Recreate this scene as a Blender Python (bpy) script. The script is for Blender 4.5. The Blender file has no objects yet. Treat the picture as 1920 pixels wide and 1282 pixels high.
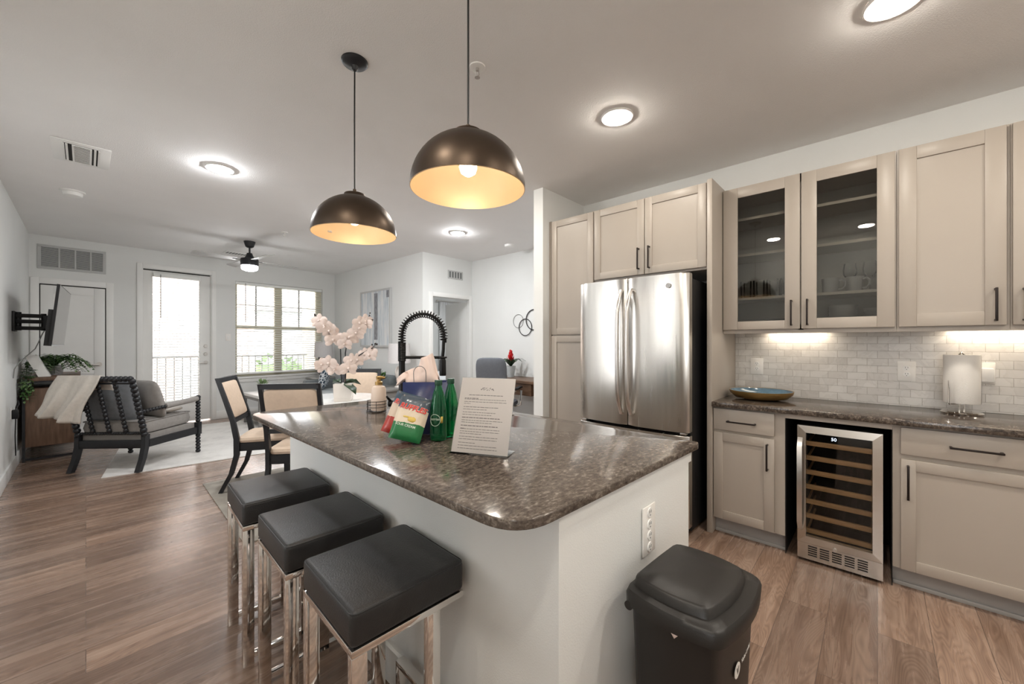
import bpy, bmesh, math, random
from mathutils import Vector, Matrix
R = math.radians
sc = bpy.context.scene
COL = sc.collection
random.seed(7)

# ---------------------------------------------------------------- camera, sky, exposure
cam = bpy.data.cameras.new('camera'); cam.sensor_width = 36.0; cam.lens = 36.0 * 740.0 / 1920.0
cam.clip_start = 0.05; cam.clip_end = 200
camo = bpy.data.objects.new('camera', cam); COL.objects.link(camo)
camo.location = (0, 0, 1.32); camo.rotation_euler = (R(90), 0, R(-47.195))
sc.camera = camo
w = bpy.data.worlds.new('sky'); sc.world = w; w.use_nodes = True
wb = w.node_tree.nodes['Background']
wb.inputs[0].default_value = (0.97, 0.985, 1.0, 1); wb.inputs[1].default_value = 1.7
sc.view_settings.view_transform = 'Standard'; sc.view_settings.look = 'None'
sc.view_settings.gamma = 1.0; sc.view_settings.use_curve_mapping = False
sc.view_settings.exposure = 2.1
cy = sc.cycles
cy.use_denoising = True; cy.caustics_reflective = False; cy.caustics_refractive = False
cy.max_bounces = 12; cy.diffuse_bounces = 10; cy.glossy_bounces = 5; cy.transmission_bounces = 8; cy.transparent_max_bounces = 64
cy.sample_clamp_indirect = 6.0; cy.blur_glossy = 0.8
DOWNLIGHT, BULB, UNDERCAB = 49.0, 6.0, 3.6

# ---------------------------------------------------------------- materials
MATS = {}
def M(name, col, rough=0.5, metal=0.0, var=0.06, vs=6.0, bump=0.0, bs=60.0, coat=0.0, spec=0.5, emit=0.0, trans=0.0, ior=1.45, stretch=(1, 1, 1), sss=0.0):
    if name in MATS: return MATS[name]
    m = bpy.data.materials.new(name); m.use_nodes = True
    nt = m.node_tree; N = nt.nodes; L = nt.links; b = N['Principled BSDF']
    tc = N.new('ShaderNodeTexCoord'); mp = N.new('ShaderNodeMapping'); mp.inputs['Scale'].default_value = stretch
    L.new(tc.outputs['Object'], mp.inputs['Vector'])
    no = N.new('ShaderNodeTexNoise'); no.inputs['Scale'].default_value = vs; no.inputs['Detail'].default_value = 5
    L.new(mp.outputs[0], no.inputs['Vector'])
    cr = N.new('ShaderNodeValToRGB')
    cr.color_ramp.elements[0].position = 0.3; cr.color_ramp.elements[1].position = 0.7
    cr.color_ramp.elements[0].color = tuple(max(0, c * (1 - var)) for c in col) + (1,)
    cr.color_ramp.elements[1].color = tuple(min(1, c * (1 + var)) for c in col) + (1,)
    L.new(no.outputs[0], cr.inputs[0]); L.new(cr.outputs[0], b.inputs['Base Color'])
    b.inputs['Roughness'].default_value = rough; b.inputs['Metallic'].default_value = metal
    b.inputs['Specular IOR Level'].default_value = spec
    b.inputs['Coat Weight'].default_value = coat; b.inputs['Coat Roughness'].default_value = 0.1
    b.inputs['Transmission Weight'].default_value = trans; b.inputs['IOR'].default_value = ior
    if emit: 
        L.new(cr.outputs[0], b.inputs['Emission Color']); b.inputs['Emission Strength'].default_value = emit
    if bump:
        n2 = N.new('ShaderNodeTexNoise'); n2.inputs['Scale'].default_value = bs; n2.inputs['Detail'].default_value = 4
        L.new(mp.outputs[0], n2.inputs['Vector'])
        bp = N.new('ShaderNodeBump'); bp.inputs['Strength'].default_value = bump; bp.inputs['Distance'].default_value = 0.01
        L.new(n2.outputs[0], bp.inputs['Height']); L.new(bp.outputs[0], b.inputs['Normal'])
    m['ramp'] = cr.name
    MATS[name] = m
    return m

def nodes_of(m):
    nt = m.node_tree
    return nt, nt.nodes, nt.links, nt.nodes['Principled BSDF']

def ramp(N, stops, interp='LINEAR'):
    cr = N.new('ShaderNodeValToRGB'); e = cr.color_ramp.elements; cr.color_ramp.interpolation = interp
    while len(e) < len(stops): e.new(0.5)
    for k, (p, c) in enumerate(stops):
        e[k].position = p; e[k].color = tuple(c) + (1,) if len(c) == 3 else c
    return cr

def thin_glass(name, tint=(1, 1, 1), ior=1.45):
    m = bpy.data.materials.new(name); m.use_nodes = True; nt = m.node_tree; N = nt.nodes; L = nt.links
    for n in list(N):
        if n.type != 'OUTPUT_MATERIAL': N.remove(n)
    out = [n for n in N if n.type == 'OUTPUT_MATERIAL'][0]
    t = N.new('ShaderNodeBsdfTransparent'); t.inputs[0].default_value = tuple(tint) + (1,)
    g = N.new('ShaderNodeBsdfGlossy'); g.inputs['Roughness'].default_value = 0.01
    f = N.new('ShaderNodeFresnel'); f.inputs[0].default_value = ior
    x = N.new('ShaderNodeMixShader'); L.new(f.outputs[0], x.inputs[0]); L.new(t.outputs[0], x.inputs[1]); L.new(g.outputs[0], x.inputs[2])
    L.new(x.outputs[0], out.inputs[0]); return m

WALL = M('wall_paint', (0.735, 0.745, 0.735), 0.75, var=0.02, vs=2.0, bump=0.12, bs=220)
CEIL = M('ceiling_paint', (0.84, 0.83, 0.825), 0.85, var=0.02, vs=2.0, bump=0.25, bs=160)
TRIM = M('trim_paint', (0.80, 0.80, 0.785), 0.4, var=0.015)
DOORW = M('door_paint', (0.76, 0.76, 0.745), 0.45, var=0.015)
CAB = M('cabinet_paint', (0.385, 0.340, 0.294), 0.38, var=0.015, vs=3)
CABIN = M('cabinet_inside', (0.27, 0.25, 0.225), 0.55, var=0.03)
KICK = M('toe_kick_grey', (0.33, 0.32, 0.31), 0.5, var=0.04)
HANDLE = M('dark_bronze', (0.022, 0.016, 0.014), 0.35, 0.6, var=0.1)
BLACK = M('black_paint', (0.012, 0.013, 0.016), 0.38, var=0.1)
BLACKM = M('matte_black', (0.010, 0.010, 0.011), 0.5, 0.2, var=0.1)
DARKVOID = M('dark_lining', (0.012, 0.010, 0.009), 0.7, var=0.1)
CHROME = M('chrome', (0.80, 0.78, 0.76), 0.07, 1.0, var=0.02)
NICKEL = M('satin_nickel', (0.62, 0.60, 0.58), 0.28, 1.0, var=0.03)
LEATHER = M('black_leather', (0.020, 0.020, 0.021), 0.42, var=0.15, vs=20, bump=0.15, bs=260)
PLASTICB = M('black_plastic', (0.013, 0.0115, 0.0105), 0.42, var=0.1, bump=0.05, bs=400)
PLASTICW = M('white_plastic', (0.84, 0.835, 0.82), 0.35, var=0.01)
IVORY = M('outlet_white', (0.84, 0.82, 0.79), 0.35, var=0.01)
BEIGE = M('beige_upholstery', (0.56, 0.44, 0.34), 0.8, var=0.05, vs=30, bump=0.15, bs=500)
GREYF = M('grey_fabric', (0.20, 0.215, 0.235), 0.85, var=0.10, vs=25, bump=0.3, bs=420)
TAUPE = M('taupe_fabric', (0.30, 0.285, 0.27), 0.85, var=0.08, vs=25, bump=0.3, bs=420)
SOFAF = M('light_sofa_fabric', (0.46, 0.49, 0.50), 0.85, var=0.06, vs=20, bump=0.2, bs=400)
SOFAD = M('sofa_dark_trim_fabric', (0.17, 0.19, 0.20), 0.85, var=0.06, vs=20, bump=0.2, bs=400)
OFFICE = M('office_chair_fabric', (0.125, 0.135, 0.155), 0.8, var=0.06, vs=30, bump=0.2, bs=500)
THROW = M('cream_throw', (0.62, 0.58, 0.53), 0.95, var=0.05, vs=40, bump=0.5, bs=300)
WHITEP = M('white_paper', (0.90, 0.83, 0.79), 0.7, var=0.015)
PAPERT = M('paper_towel', (0.74, 0.71, 0.67), 0.9, var=0.02, bump=0.3, bs=300)
INK = M('printed_ink', (0.26, 0.22, 0.215), 0.7, var=0.05)
TISSUE = M('blush_tissue', (0.74, 0.60, 0.55), 0.75, var=0.04, vs=10, bump=0.2, bs=40)
NAVY = M('navy_paper', (0.020, 0.030, 0.105), 0.35, var=0.08)
LEAF = M('leaf_green', (0.055, 0.125, 0.035), 0.5, var=0.45, vs=14)
LEAFD = M('dark_leaf', (0.022, 0.05, 0.022), 0.4, var=0.35, vs=10)
LEAFL = M('pale_leaf', (0.17, 0.26, 0.11), 0.5, var=0.35, vs=16)
PETAL = M('orchid_petal', (0.66, 0.55, 0.50), 0.6, var=0.06, vs=30)
BUD = M('dark_bud', (0.03, 0.022, 0.022), 0.5, var=0.2)
RED = M('red_bract', (0.55, 0.012, 0.015), 0.45, var=0.25, vs=30)
CERAMW = M('white_ceramic', (0.70, 0.66, 0.62), 0.25, var=0.02, coat=0.3)
CREAMC = M('cream_bottle', (0.70, 0.57, 0.48), 0.4, var=0.03)
GREYC = M('grey_stoneware', (0.27, 0.262, 0.26), 0.35, var=0.06, coat=0.2)
LAMPSH = M('linen_shade', (0.62, 0.60, 0.60), 0.85, var=0.04, vs=60)
SILVER = M('silver_ceramic', (0.52, 0.50, 0.47), 0.25, 0.75, var=0.1)
FANB = M('fan_blade_grey', (0.46, 0.45, 0.44), 0.4, var=0.05)
BLIND = M('blind_slat_white', (0.86, 0.87, 0.85), 0.5, var=0.01)
CREAMW = M('cream_window_vinyl', (0.66, 0.63, 0.50), 0.45, var=0.02)
GLASS = thin_glass('window_glass')
CABGLASS = thin_glass('cabinet_glass', (0.84, 0.84, 0.82), 1.5)
COOLGLASS = thin_glass('smoked_glass', (0.86, 0.85, 0.83), 1.45)
ACRYL = thin_glass('acrylic', (0.98, 0.98, 0.98))
DRINK = thin_glass('drinking_glass', (0.97, 0.975, 0.975), 1.3)
GREENG = M('green_bottle_plastic', (0.03, 0.55, 0.22), 0.04, var=0.05, trans=0.92, ior=1.45)
GREENC = M('dark_green_cap', (0.006, 0.05, 0.025), 0.4, var=0.1)
LENS = M('lamp_lens_lit', (1.0, 0.92, 0.81), 0.5, var=0.0, emit=DOWNLIGHT)
LENS2 = M('living_lamp_lens_lit', (0.97, 0.985, 1.0), 0.5, var=0.0, emit=DOWNLIGHT * 2.3)
LENS3 = M('added_aisle_lens_lit', (1.0, 0.92, 0.81), 0.5, var=0.0, emit=DOWNLIGHT * 1.5)  # stronger lens for the added, unseen lamps behind the camera
LENSC = M('undercabinet_diffuser_lit', (1.0, 0.86, 0.68), 0.5, var=0.0, emit=UNDERCAB)
BULBM = M('bulb_lit', (1.0, 0.84, 0.62), 0.5, var=0.0, emit=BULB)
DISPLAY = M('display_digits_lit', (0.60, 0.75, 1.0), 0.5, var=0.0, emit=0.5)
FANLENS = M('frosted_glass_bowl_lit', (0.96, 0.97, 1.0), 0.35, var=0.02, emit=12.0)
BRONZE = M('pendant_bronze', (0.070, 0.050, 0.036), 0.40, 0.85, var=0.12, vs=5)
GOLDIN = M('pendant_gold_lining', (0.86, 0.67, 0.45), 0.42, 0.35, var=0.04, vs=8)
GOLDB = M('brushed_gold', (0.42, 0.27, 0.10), 0.38, 0.8, var=0.25, vs=12, stretch=(1, 1, 6))
BLUEG = M('blue_glaze', (0.10, 0.17, 0.23), 0.15, var=0.35, vs=16, coat=0.4)
WOODC = M('cooler_shelf_wood', (0.62, 0.37, 0.18), 0.5, var=0.18, vs=10, stretch=(12, 1, 12))
CONSW = M('console_wood', (0.145, 0.085, 0.055), 0.45, var=0.35, vs=5, stretch=(8, 8, 0.8))
DESKW = M('desk_wood', (0.13, 0.075, 0.045), 0.4, var=0.3, vs=6, stretch=(8, 1, 8))
GREYW = M('grey_wash_wood', (0.20, 0.195, 0.185), 0.5, var=0.2, vs=8, stretch=(1, 6, 6))
TVSCR = M('tv_screen', (0.012, 0.013, 0.014), 0.12, var=0.1, coat=0.6)
WIRE = M('black_wire', (0.03, 0.025, 0.022), 0.4, 0.7, var=0.1)
CORDG = M('grey_cord', (0.30, 0.31, 0.30), 0.6, var=0.05)
SPRING = M('faucet_black', (0.010, 0.010, 0.011), 0.33, 0.5, var=0.1)
SINKM = M('sink_composite', (0.02, 0.02, 0.02), 0.4, var=0.2, vs=80)
TEXTW = M('print_white', (0.78, 0.76, 0.72), 0.5, var=0.0)
TEXTR = M('print_red', (0.62, 0.05, 0.04), 0.45, var=0.0)
TEXTG = M('print_pale_green', (0.55, 0.66, 0.55), 0.5, var=0.0)
TEXTY = M('print_yellow', (0.62, 0.45, 0.10), 0.5, var=0.0)
SATIN = M('bedding_white', (0.76, 0.78, 0.80), 0.8, var=0.02)
CURT = M('sheer_curtain', (0.74, 0.75, 0.75), 0.8, var=0.03, vs=20, stretch=(10, 1, 1))
GRIL = M('grille_metal', (0.48, 0.485, 0.48), 0.5, var=0.03)
GRILD = M('grille_dark', (0.13, 0.135, 0.135), 0.6, var=0.05)

def brushed(name, col, rough, scale):
    m = M(name, col, rough, 1.0, var=0.05, vs=3, stretch=scale)
    nt, N, L, b = nodes_of(m)
    tc = N.new('ShaderNodeTexCoord'); mp = N.new('ShaderNodeMapping'); mp.inputs['Scale'].default_value = scale
    L.new(tc.outputs['Object'], mp.inputs['Vector'])
    n = N.new('ShaderNodeTexNoise'); n.inputs['Scale'].default_value = 6; n.inputs['Detail'].default_value = 8
    L.new(mp.outputs[0], n.inputs['Vector'])
    r = N.new('ShaderNodeMapRange'); r.inputs[3].default_value = rough - 0.06; r.inputs[4].default_value = rough + 0.08
    L.new(n.outputs[0], r.inputs[0]); L.new(r.outputs[0], b.inputs['Roughness'])
    bp = N.new('ShaderNodeBump'); bp.inputs['Strength'].default_value = 0.05; bp.inputs['Distance'].default_value = 0.004
    L.new(n.outputs[0], bp.inputs['Height']); L.new(bp.outputs[0], b.inputs['Normal'])
    return m
STEEL = brushed('stainless_steel', (0.60, 0.575, 0.54), 0.24, (1, 7, 0.35))
STEELC = M('cooler_stainless', (0.60, 0.56, 0.51), 0.27, 1.0, var=0.04, vs=3, stretch=(1, 1, 14))

def floor_material():
    m = M('vinyl_planks', (0.2, 0.13, 0.09), 0.3)
    nt, N, L, b = nodes_of(m)
    tc = N.new('ShaderNodeTexCoord')
    br = N.new('ShaderNodeTexBrick'); br.offset = 0.37; br.offset_frequency = 2
    br.inputs['Scale'].default_value = 1.0; br.inputs['Brick Width'].default_value = 1.22; br.inputs['Row Height'].default_value = 0.178
    br.inputs['Mortar Size'].default_value = 0.0012; br.inputs['Mortar Smooth'].default_value = 0.2; br.inputs['Bias'].default_value = 0.0
    br.inputs['Color1'].default_value = (0, 0, 0, 1); br.inputs['Color2'].default_value = (1, 1, 1, 1); br.inputs['Mortar'].default_value = (0.5, 0.5, 0.5, 1)
    L.new(tc.outputs['Object'], br.inputs['Vector'])
    # every plank gets its own piece of grain: shift the coordinates by the plank's random shade
    ml = N.new('ShaderNodeVectorMath'); ml.operation = 'MULTIPLY'; ml.inputs[1].default_value = (7.3, 3.1, 5.7)
    L.new(br.outputs['Color'], ml.inputs[0])
    ad = N.new('ShaderNodeVectorMath'); ad.operation = 'ADD'
    L.new(tc.outputs['Object'], ad.inputs[0]); L.new(ml.outputs[0], ad.inputs[1])
    mp = N.new('ShaderNodeMapping'); mp.inputs['Scale'].default_value = (1.0, 14.0, 1.0); L.new(ad.outputs[0], mp.inputs['Vector'])
    n1 = N.new('ShaderNodeTexNoise'); n1.inputs['Scale'].default_value = 1.5; n1.inputs['Detail'].default_value = 6; n1.inputs['Roughness'].default_value = 0.55
    L.new(mp.outputs[0], n1.inputs['Vector'])
    mp2 = N.new('ShaderNodeMapping'); mp2.inputs['Scale'].default_value = (0.8, 5.5, 1.0); L.new(ad.outputs[0], mp2.inputs['Vector'])
    n2 = N.new('ShaderNodeTexNoise'); n2.inputs['Scale'].default_value = 1.3; n2.inputs['Detail'].default_value = 2; n2.inputs['Distortion'].default_value = 0.6
    L.new(mp2.outputs[0], n2.inputs['Vector'])
    # cathedral rings: contour lines of the slow noise
    mm = N.new('ShaderNodeMath'); mm.operation = 'MULTIPLY'; mm.inputs[1].default_value = 58.0; L.new(n2.outputs[0], mm.inputs[0])
    fr = N.new('ShaderNodeMath'); fr.operation = 'PINGPONG'; fr.inputs[1].default_value = 1.0; L.new(mm.outputs[0], fr.inputs[0])
    ring = ramp(N, [(0.0, (0.42, 0.38, 0.36)), (0.30, (0.72, 0.70, 0.69)), (0.75, (1.0, 1.0, 1.0)), (1.0, (1.22, 1.2, 1.18))]); L.new(fr.outputs[0], ring.inputs[0])
    c1 = ramp(N, [(0.25, (0.160, 0.102, 0.072)), (0.50, (0.265, 0.182, 0.136)), (0.75, (0.375, 0.278, 0.217))])
    L.new(n1.outputs[0], c1.inputs[0])
    mx = N.new('ShaderNodeMix'); mx.data_type = 'RGBA'; mx.blend_type = 'MULTIPLY'; mx.inputs[0].default_value = 0.42
    L.new(c1.outputs[0], mx.inputs[6]); L.new(ring.outputs[0], mx.inputs[7])
    tint = ramp(N, [(0.0, (0.74, 0.72, 0.72)), (1.0, (1.22, 1.18, 1.15))]); L.new(br.outputs['Color'], tint.inputs[0])
    m2 = N.new('ShaderNodeMix'); m2.data_type = 'RGBA'; m2.blend_type = 'MULTIPLY'; m2.inputs[0].default_value = 1.0
    L.new(mx.outputs[2], m2.inputs[6]); L.new(tint.outputs[0], m2.inputs[7])
    m3 = N.new('ShaderNodeMix'); m3.data_type = 'RGBA'; m3.inputs[7].default_value = (0.095, 0.066, 0.052, 1)
    L.new(br.outputs['Fac'], m3.inputs[0]); L.new(m2.outputs[2], m3.inputs[6])
    L.new(m3.outputs[2], b.inputs['Base Color'])
    r = N.new('ShaderNodeMapRange'); r.inputs[3].default_value = 0.20; r.inputs[4].default_value = 0.34
    L.new(n1.outputs[0], r.inputs[0]); L.new(r.outputs[0], b.inputs['Roughness'])
    b.inputs['Coat Weight'].default_value = 0.35; b.inputs['Coat Roughness'].default_value = 0.22
    bp = N.new('ShaderNodeBump'); bp.inputs['Strength'].default_value = 0.08; bp.inputs['Distance'].default_value = 0.003
    L.new(n1.outputs[0], bp.inputs['Height']); L.new(bp.outputs[0], b.inputs['Normal'])
    return m
FLOOR = floor_material()

def granite(name, stops, rough):
    m = M(name, (0.1, 0.08, 0.07), rough)
    nt, N, L, b = nodes_of(m)
    tc = N.new('ShaderNodeTexCoord')
    n1 = N.new('ShaderNodeTexNoise'); n1.inputs['Scale'].default_value = 85; n1.inputs['Detail'].default_value = 6; n1.inputs['Roughness'].default_value = 0.6; n1.inputs['Distortion'].default_value = 0.4
    n2 = N.new('ShaderNodeTexNoise'); n2.inputs['Scale'].default_value = 11; n2.inputs['Detail'].default_value = 4
    st = N.new('ShaderNodeMapping'); st.inputs['Scale'].default_value = (0.55, 1.0, 1.0); L.new(tc.outputs['Object'], st.inputs['Vector'])
    v = N.new('ShaderNodeTexVoronoi'); v.inputs['Scale'].default_value = 260
    for n in (n1, n2, v): L.new(st.outputs[0], n.inputs['Vector'])
    a = N.new('ShaderNodeMath'); a.operation = 'MULTIPLY_ADD'; a.inputs[1].default_value = 0.32; L.new(n2.outputs[0], a.inputs[0]); L.new(n1.outputs[0], a.inputs[2])
    vv = N.new('ShaderNodeSeparateColor'); L.new(v.outputs['Color'], vv.inputs[0])
    a2 = N.new('ShaderNodeMath'); a2.operation = 'MULTIPLY_ADD'; a2.inputs[1].default_value = 0.10; L.new(vv.outputs[0], a2.inputs[0]); L.new(a.outputs[0], a2.inputs[2])
    c = ramp(N, stops); L.new(a2.outputs[0], c.inputs[0]); L.new(c.outputs[0], b.inputs['Base Color'])
    b.inputs['Roughness'].default_value = rough
    return m
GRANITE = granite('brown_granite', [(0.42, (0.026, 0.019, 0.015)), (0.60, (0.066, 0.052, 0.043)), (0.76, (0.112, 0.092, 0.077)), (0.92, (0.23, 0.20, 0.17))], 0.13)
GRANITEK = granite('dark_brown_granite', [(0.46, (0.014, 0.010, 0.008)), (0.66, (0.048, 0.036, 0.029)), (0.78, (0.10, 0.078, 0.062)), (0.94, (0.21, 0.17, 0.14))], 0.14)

def tile_material():
    m = M('marble_subway_tile', (0.6, 0.58, 0.55), 0.25)
    nt, N, L, b = nodes_of(m)
    tc = N.new('ShaderNodeTexCoord'); sp = N.new('ShaderNodeSeparateXYZ'); cb = N.new('ShaderNodeCombineXYZ')
    L.new(tc.outputs['Object'], sp.inputs[0]); L.new(sp.outputs[1], cb.inputs[0]); L.new(sp.outputs[2], cb.inputs[1])
    br = N.new('ShaderNodeTexBrick'); br.inputs['Scale'].default_value = 1.0; br.inputs['Brick Width'].default_value = 0.102; br.inputs['Row Height'].default_value = 0.0485
    br.inputs['Mortar Size'].default_value = 0.0014; br.inputs['Mortar Smooth'].default_value = 0.3
    br.inputs['Color1'].default_value = (0.64, 0.615, 0.585, 1); br.inputs['Color2'].default_value = (0.75, 0.73, 0.70, 1); br.inputs['Mortar'].default_value = (0.46, 0.43, 0.40, 1)
    L.new(cb.outputs[0], br.inputs['Vector'])
    n = N.new('ShaderNodeTexNoise'); n.inputs['Scale'].default_value = 9; n.inputs['Detail'].default_value = 8; n.inputs['Distortion'].default_value = 1.4
    L.new(tc.outputs['Object'], n.inputs['Vector'])
    v = ramp(N, [(0.36, (0.95, 0.95, 0.95)), (0.485, (0.90, 0.895, 0.89)), (0.50, (0.84, 0.835, 0.83)), (0.515, (0.97, 0.97, 0.97)), (0.65, (1, 1, 1))]); L.new(n.outputs[0], v.inputs[0])
    mx = N.new('ShaderNodeMix'); mx.data_type = 'RGBA'; mx.blend_type = 'MULTIPLY'; mx.inputs[0].default_value = 0.8
    L.new(br.outputs['Color'], mx.inputs[6]); L.new(v.outputs[0], mx.inputs[7]); L.new(mx.outputs[2], b.inputs['Base Color'])
    iv = N.new('ShaderNodeMath'); iv.operation = 'SUBTRACT'; iv.inputs[0].default_value = 1.0; L.new(br.outputs['Fac'], iv.inputs[1])
    bp = N.new('ShaderNodeBump'); bp.inputs['Strength'].default_value = 0.5; bp.inputs['Distance'].default_value = 0.002
    L.new(iv.outputs[0], bp.inputs['Height']); L.new(bp.outputs[0], b.inputs['Normal'])
    return m
TILE = tile_material()

def brick_material():
    m = M('pale_facade_brick', (0.6, 0.5, 0.45), 0.8)
    nt, N, L, b = nodes_of(m)
    tc = N.new('ShaderNodeTexCoord'); sp = N.new('ShaderNodeSeparateXYZ'); cb = N.new('ShaderNodeCombineXYZ')
    L.new(tc.outputs['Object'], sp.inputs[0]); L.new(sp.outputs[0], cb.inputs[0]); L.new(sp.outputs[2], cb.inputs[1])
    br = N.new('ShaderNodeTexBrick'); br.inputs['Scale'].default_value = 1.0; br.inputs['Brick Width'].default_value = 0.3; br.inputs['Row Height'].default_value = 0.1
    br.inputs['Mortar Size'].default_value = 0.008
    br.inputs['Color1'].default_value = (0.52, 0.36, 0.30, 1); br.inputs['Color2'].default_value = (0.66, 0.50, 0.43, 1); br.inputs['Mortar'].default_value = (0.7, 0.66, 0.6, 1)
    L.new(cb.outputs[0], br.inputs['Vector']); L.new(br.outputs['Color'], b.inputs['Base Color'])
    return m
BRICK = brick_material()

def rug_material(name, c0, c1, c2, scale):
    m = M(name, c1, 0.95, bump=0.6, bs=260)
    nt, N, L, b = nodes_of(m)
    tc = N.new('ShaderNodeTexCoord')
    n = N.new('ShaderNodeTexNoise'); n.inputs['Scale'].default_value = scale; n.inputs['Detail'].default_value = 8; n.inputs['Roughness'].default_value = 0.7
    L.new(tc.outputs['Object'], n.inputs['Vector'])
    c = ramp(N, [(0.32, c0), (0.5, c1), (0.68, c2)]); L.new(n.outputs[0], c.inputs[0]); L.new(c.outputs[0], b.inputs['Base Color'])
    return m
RUGL = rug_material('pale_faded_rug', (0.60, 0.58, 0.555), (0.78, 0.76, 0.73), (0.84, 0.82, 0.79), 3.0)
RUGD = rug_material('beige_rug', (0.25, 0.225, 0.19), (0.34, 0.31, 0.27), (0.42, 0.39, 0.345), 5.0)
MARBLE = granite('pale_marble', [(0.40, (0.50, 0.50, 0.49)), (0.6, (0.70, 0.70, 0.69)), (0.9, (0.76, 0.76, 0.75))], 0.2)

def band_material(name, stops, wob=0.012):
    """a printed pack: colour bands along local z with wavy edges"""
    m = M(name, (0.5, 0.5, 0.5), 0.28, coat=0.3)
    nt, N, L, b = nodes_of(m)
    tc = N.new('ShaderNodeTexCoord'); sp = N.new('ShaderNodeSeparateXYZ'); L.new(tc.outputs['Object'], sp.inputs[0])
    n = N.new('ShaderNodeTexNoise'); n.inputs['Scale'].default_value = 45; L.new(tc.outputs['Object'], n.inputs['Vector'])
    a = N.new('ShaderNodeMath'); a.operation = 'MULTIPLY_ADD'; a.inputs[1].default_value = wob; L.new(n.outputs[0], a.inputs[0]); L.new(sp.outputs[2], a.inputs[2])
    r = N.new('ShaderNodeMapRange'); r.inputs[1].default_value = 0.0; r.inputs[2].default_value = 0.20; L.new(a.outputs[0], r.inputs[0])
    c = ramp(N, stops, 'CONSTANT'); L.new(r.outputs[0], c.inputs[0]); L.new(c.outputs[0], b.inputs['Base Color'])
    return m
CHIPG = band_material('green_snack_print', [(0.0, (0.012, 0.15, 0.045)), (0.36, (0.66, 0.56, 0.44)), (0.66, (0.055, 0.075, 0.10))])
CHIPR = band_material('red_snack_print', [(0.0, (0.36, 0.03, 0.02)), (0.36, (0.62, 0.50, 0.40)), (0.66, (0.045, 0.075, 0.11))])

def pattern_material():
    m = M('navy_lattice_fabric', (0.03, 0.05, 0.09), 0.85)
    nt, N, L, b = nodes_of(m)
    tc = N.new('ShaderNodeTexCoord'); v = N.new('ShaderNodeTexVoronoi'); v.feature = 'DISTANCE_TO_EDGE'; v.inputs['Scale'].default_value = 15
    L.new(tc.outputs['Object'], v.inputs['Vector'])
    c = ramp(N, [(0.0, (0.60, 0.63, 0.66)), (0.10, (0.60, 0.63, 0.66)), (0.13, (0.035, 0.06, 0.09))]); L.new(v.outputs['Distance'], c.inputs[0]); L.new(c.outputs[0], b.inputs['Base Color'])
    return m
LATTICE = pattern_material()

def art_material():
    m = M('abstract_paint', (0.6, 0.62, 0.64), 0.6)
    nt, N, L, b = nodes_of(m)
    tc = N.new('ShaderNodeTexCoord'); mp = N.new('ShaderNodeMapping'); mp.inputs['Scale'].default_value = (1, 9, 0.9); L.new(tc.outputs['Object'], mp.inputs['Vector'])
    n = N.new('ShaderNodeTexNoise'); n.inputs['Scale'].default_value = 1.6; n.inputs['Detail'].default_value = 8; n.inputs['Roughness'].default_value = 0.7; L.new(mp.outputs[0], n.inputs['Vector'])
    c = ramp(N, [(0.30, (0.34, 0.38, 0.42)), (0.46, (0.52, 0.58, 0.62)), (0.60, (0.70, 0.71, 0.71))]); L.new(n.outputs[0], c.inputs[0]); L.new(c.outputs[0], b.inputs['Base Color'])
    return m
ART = art_material()
ARTD = M('grey_brush_stroke', (0.22, 0.23, 0.25), 0.7, var=0.45, vs=9, stretch=(1, 6, 1.5))
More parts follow.
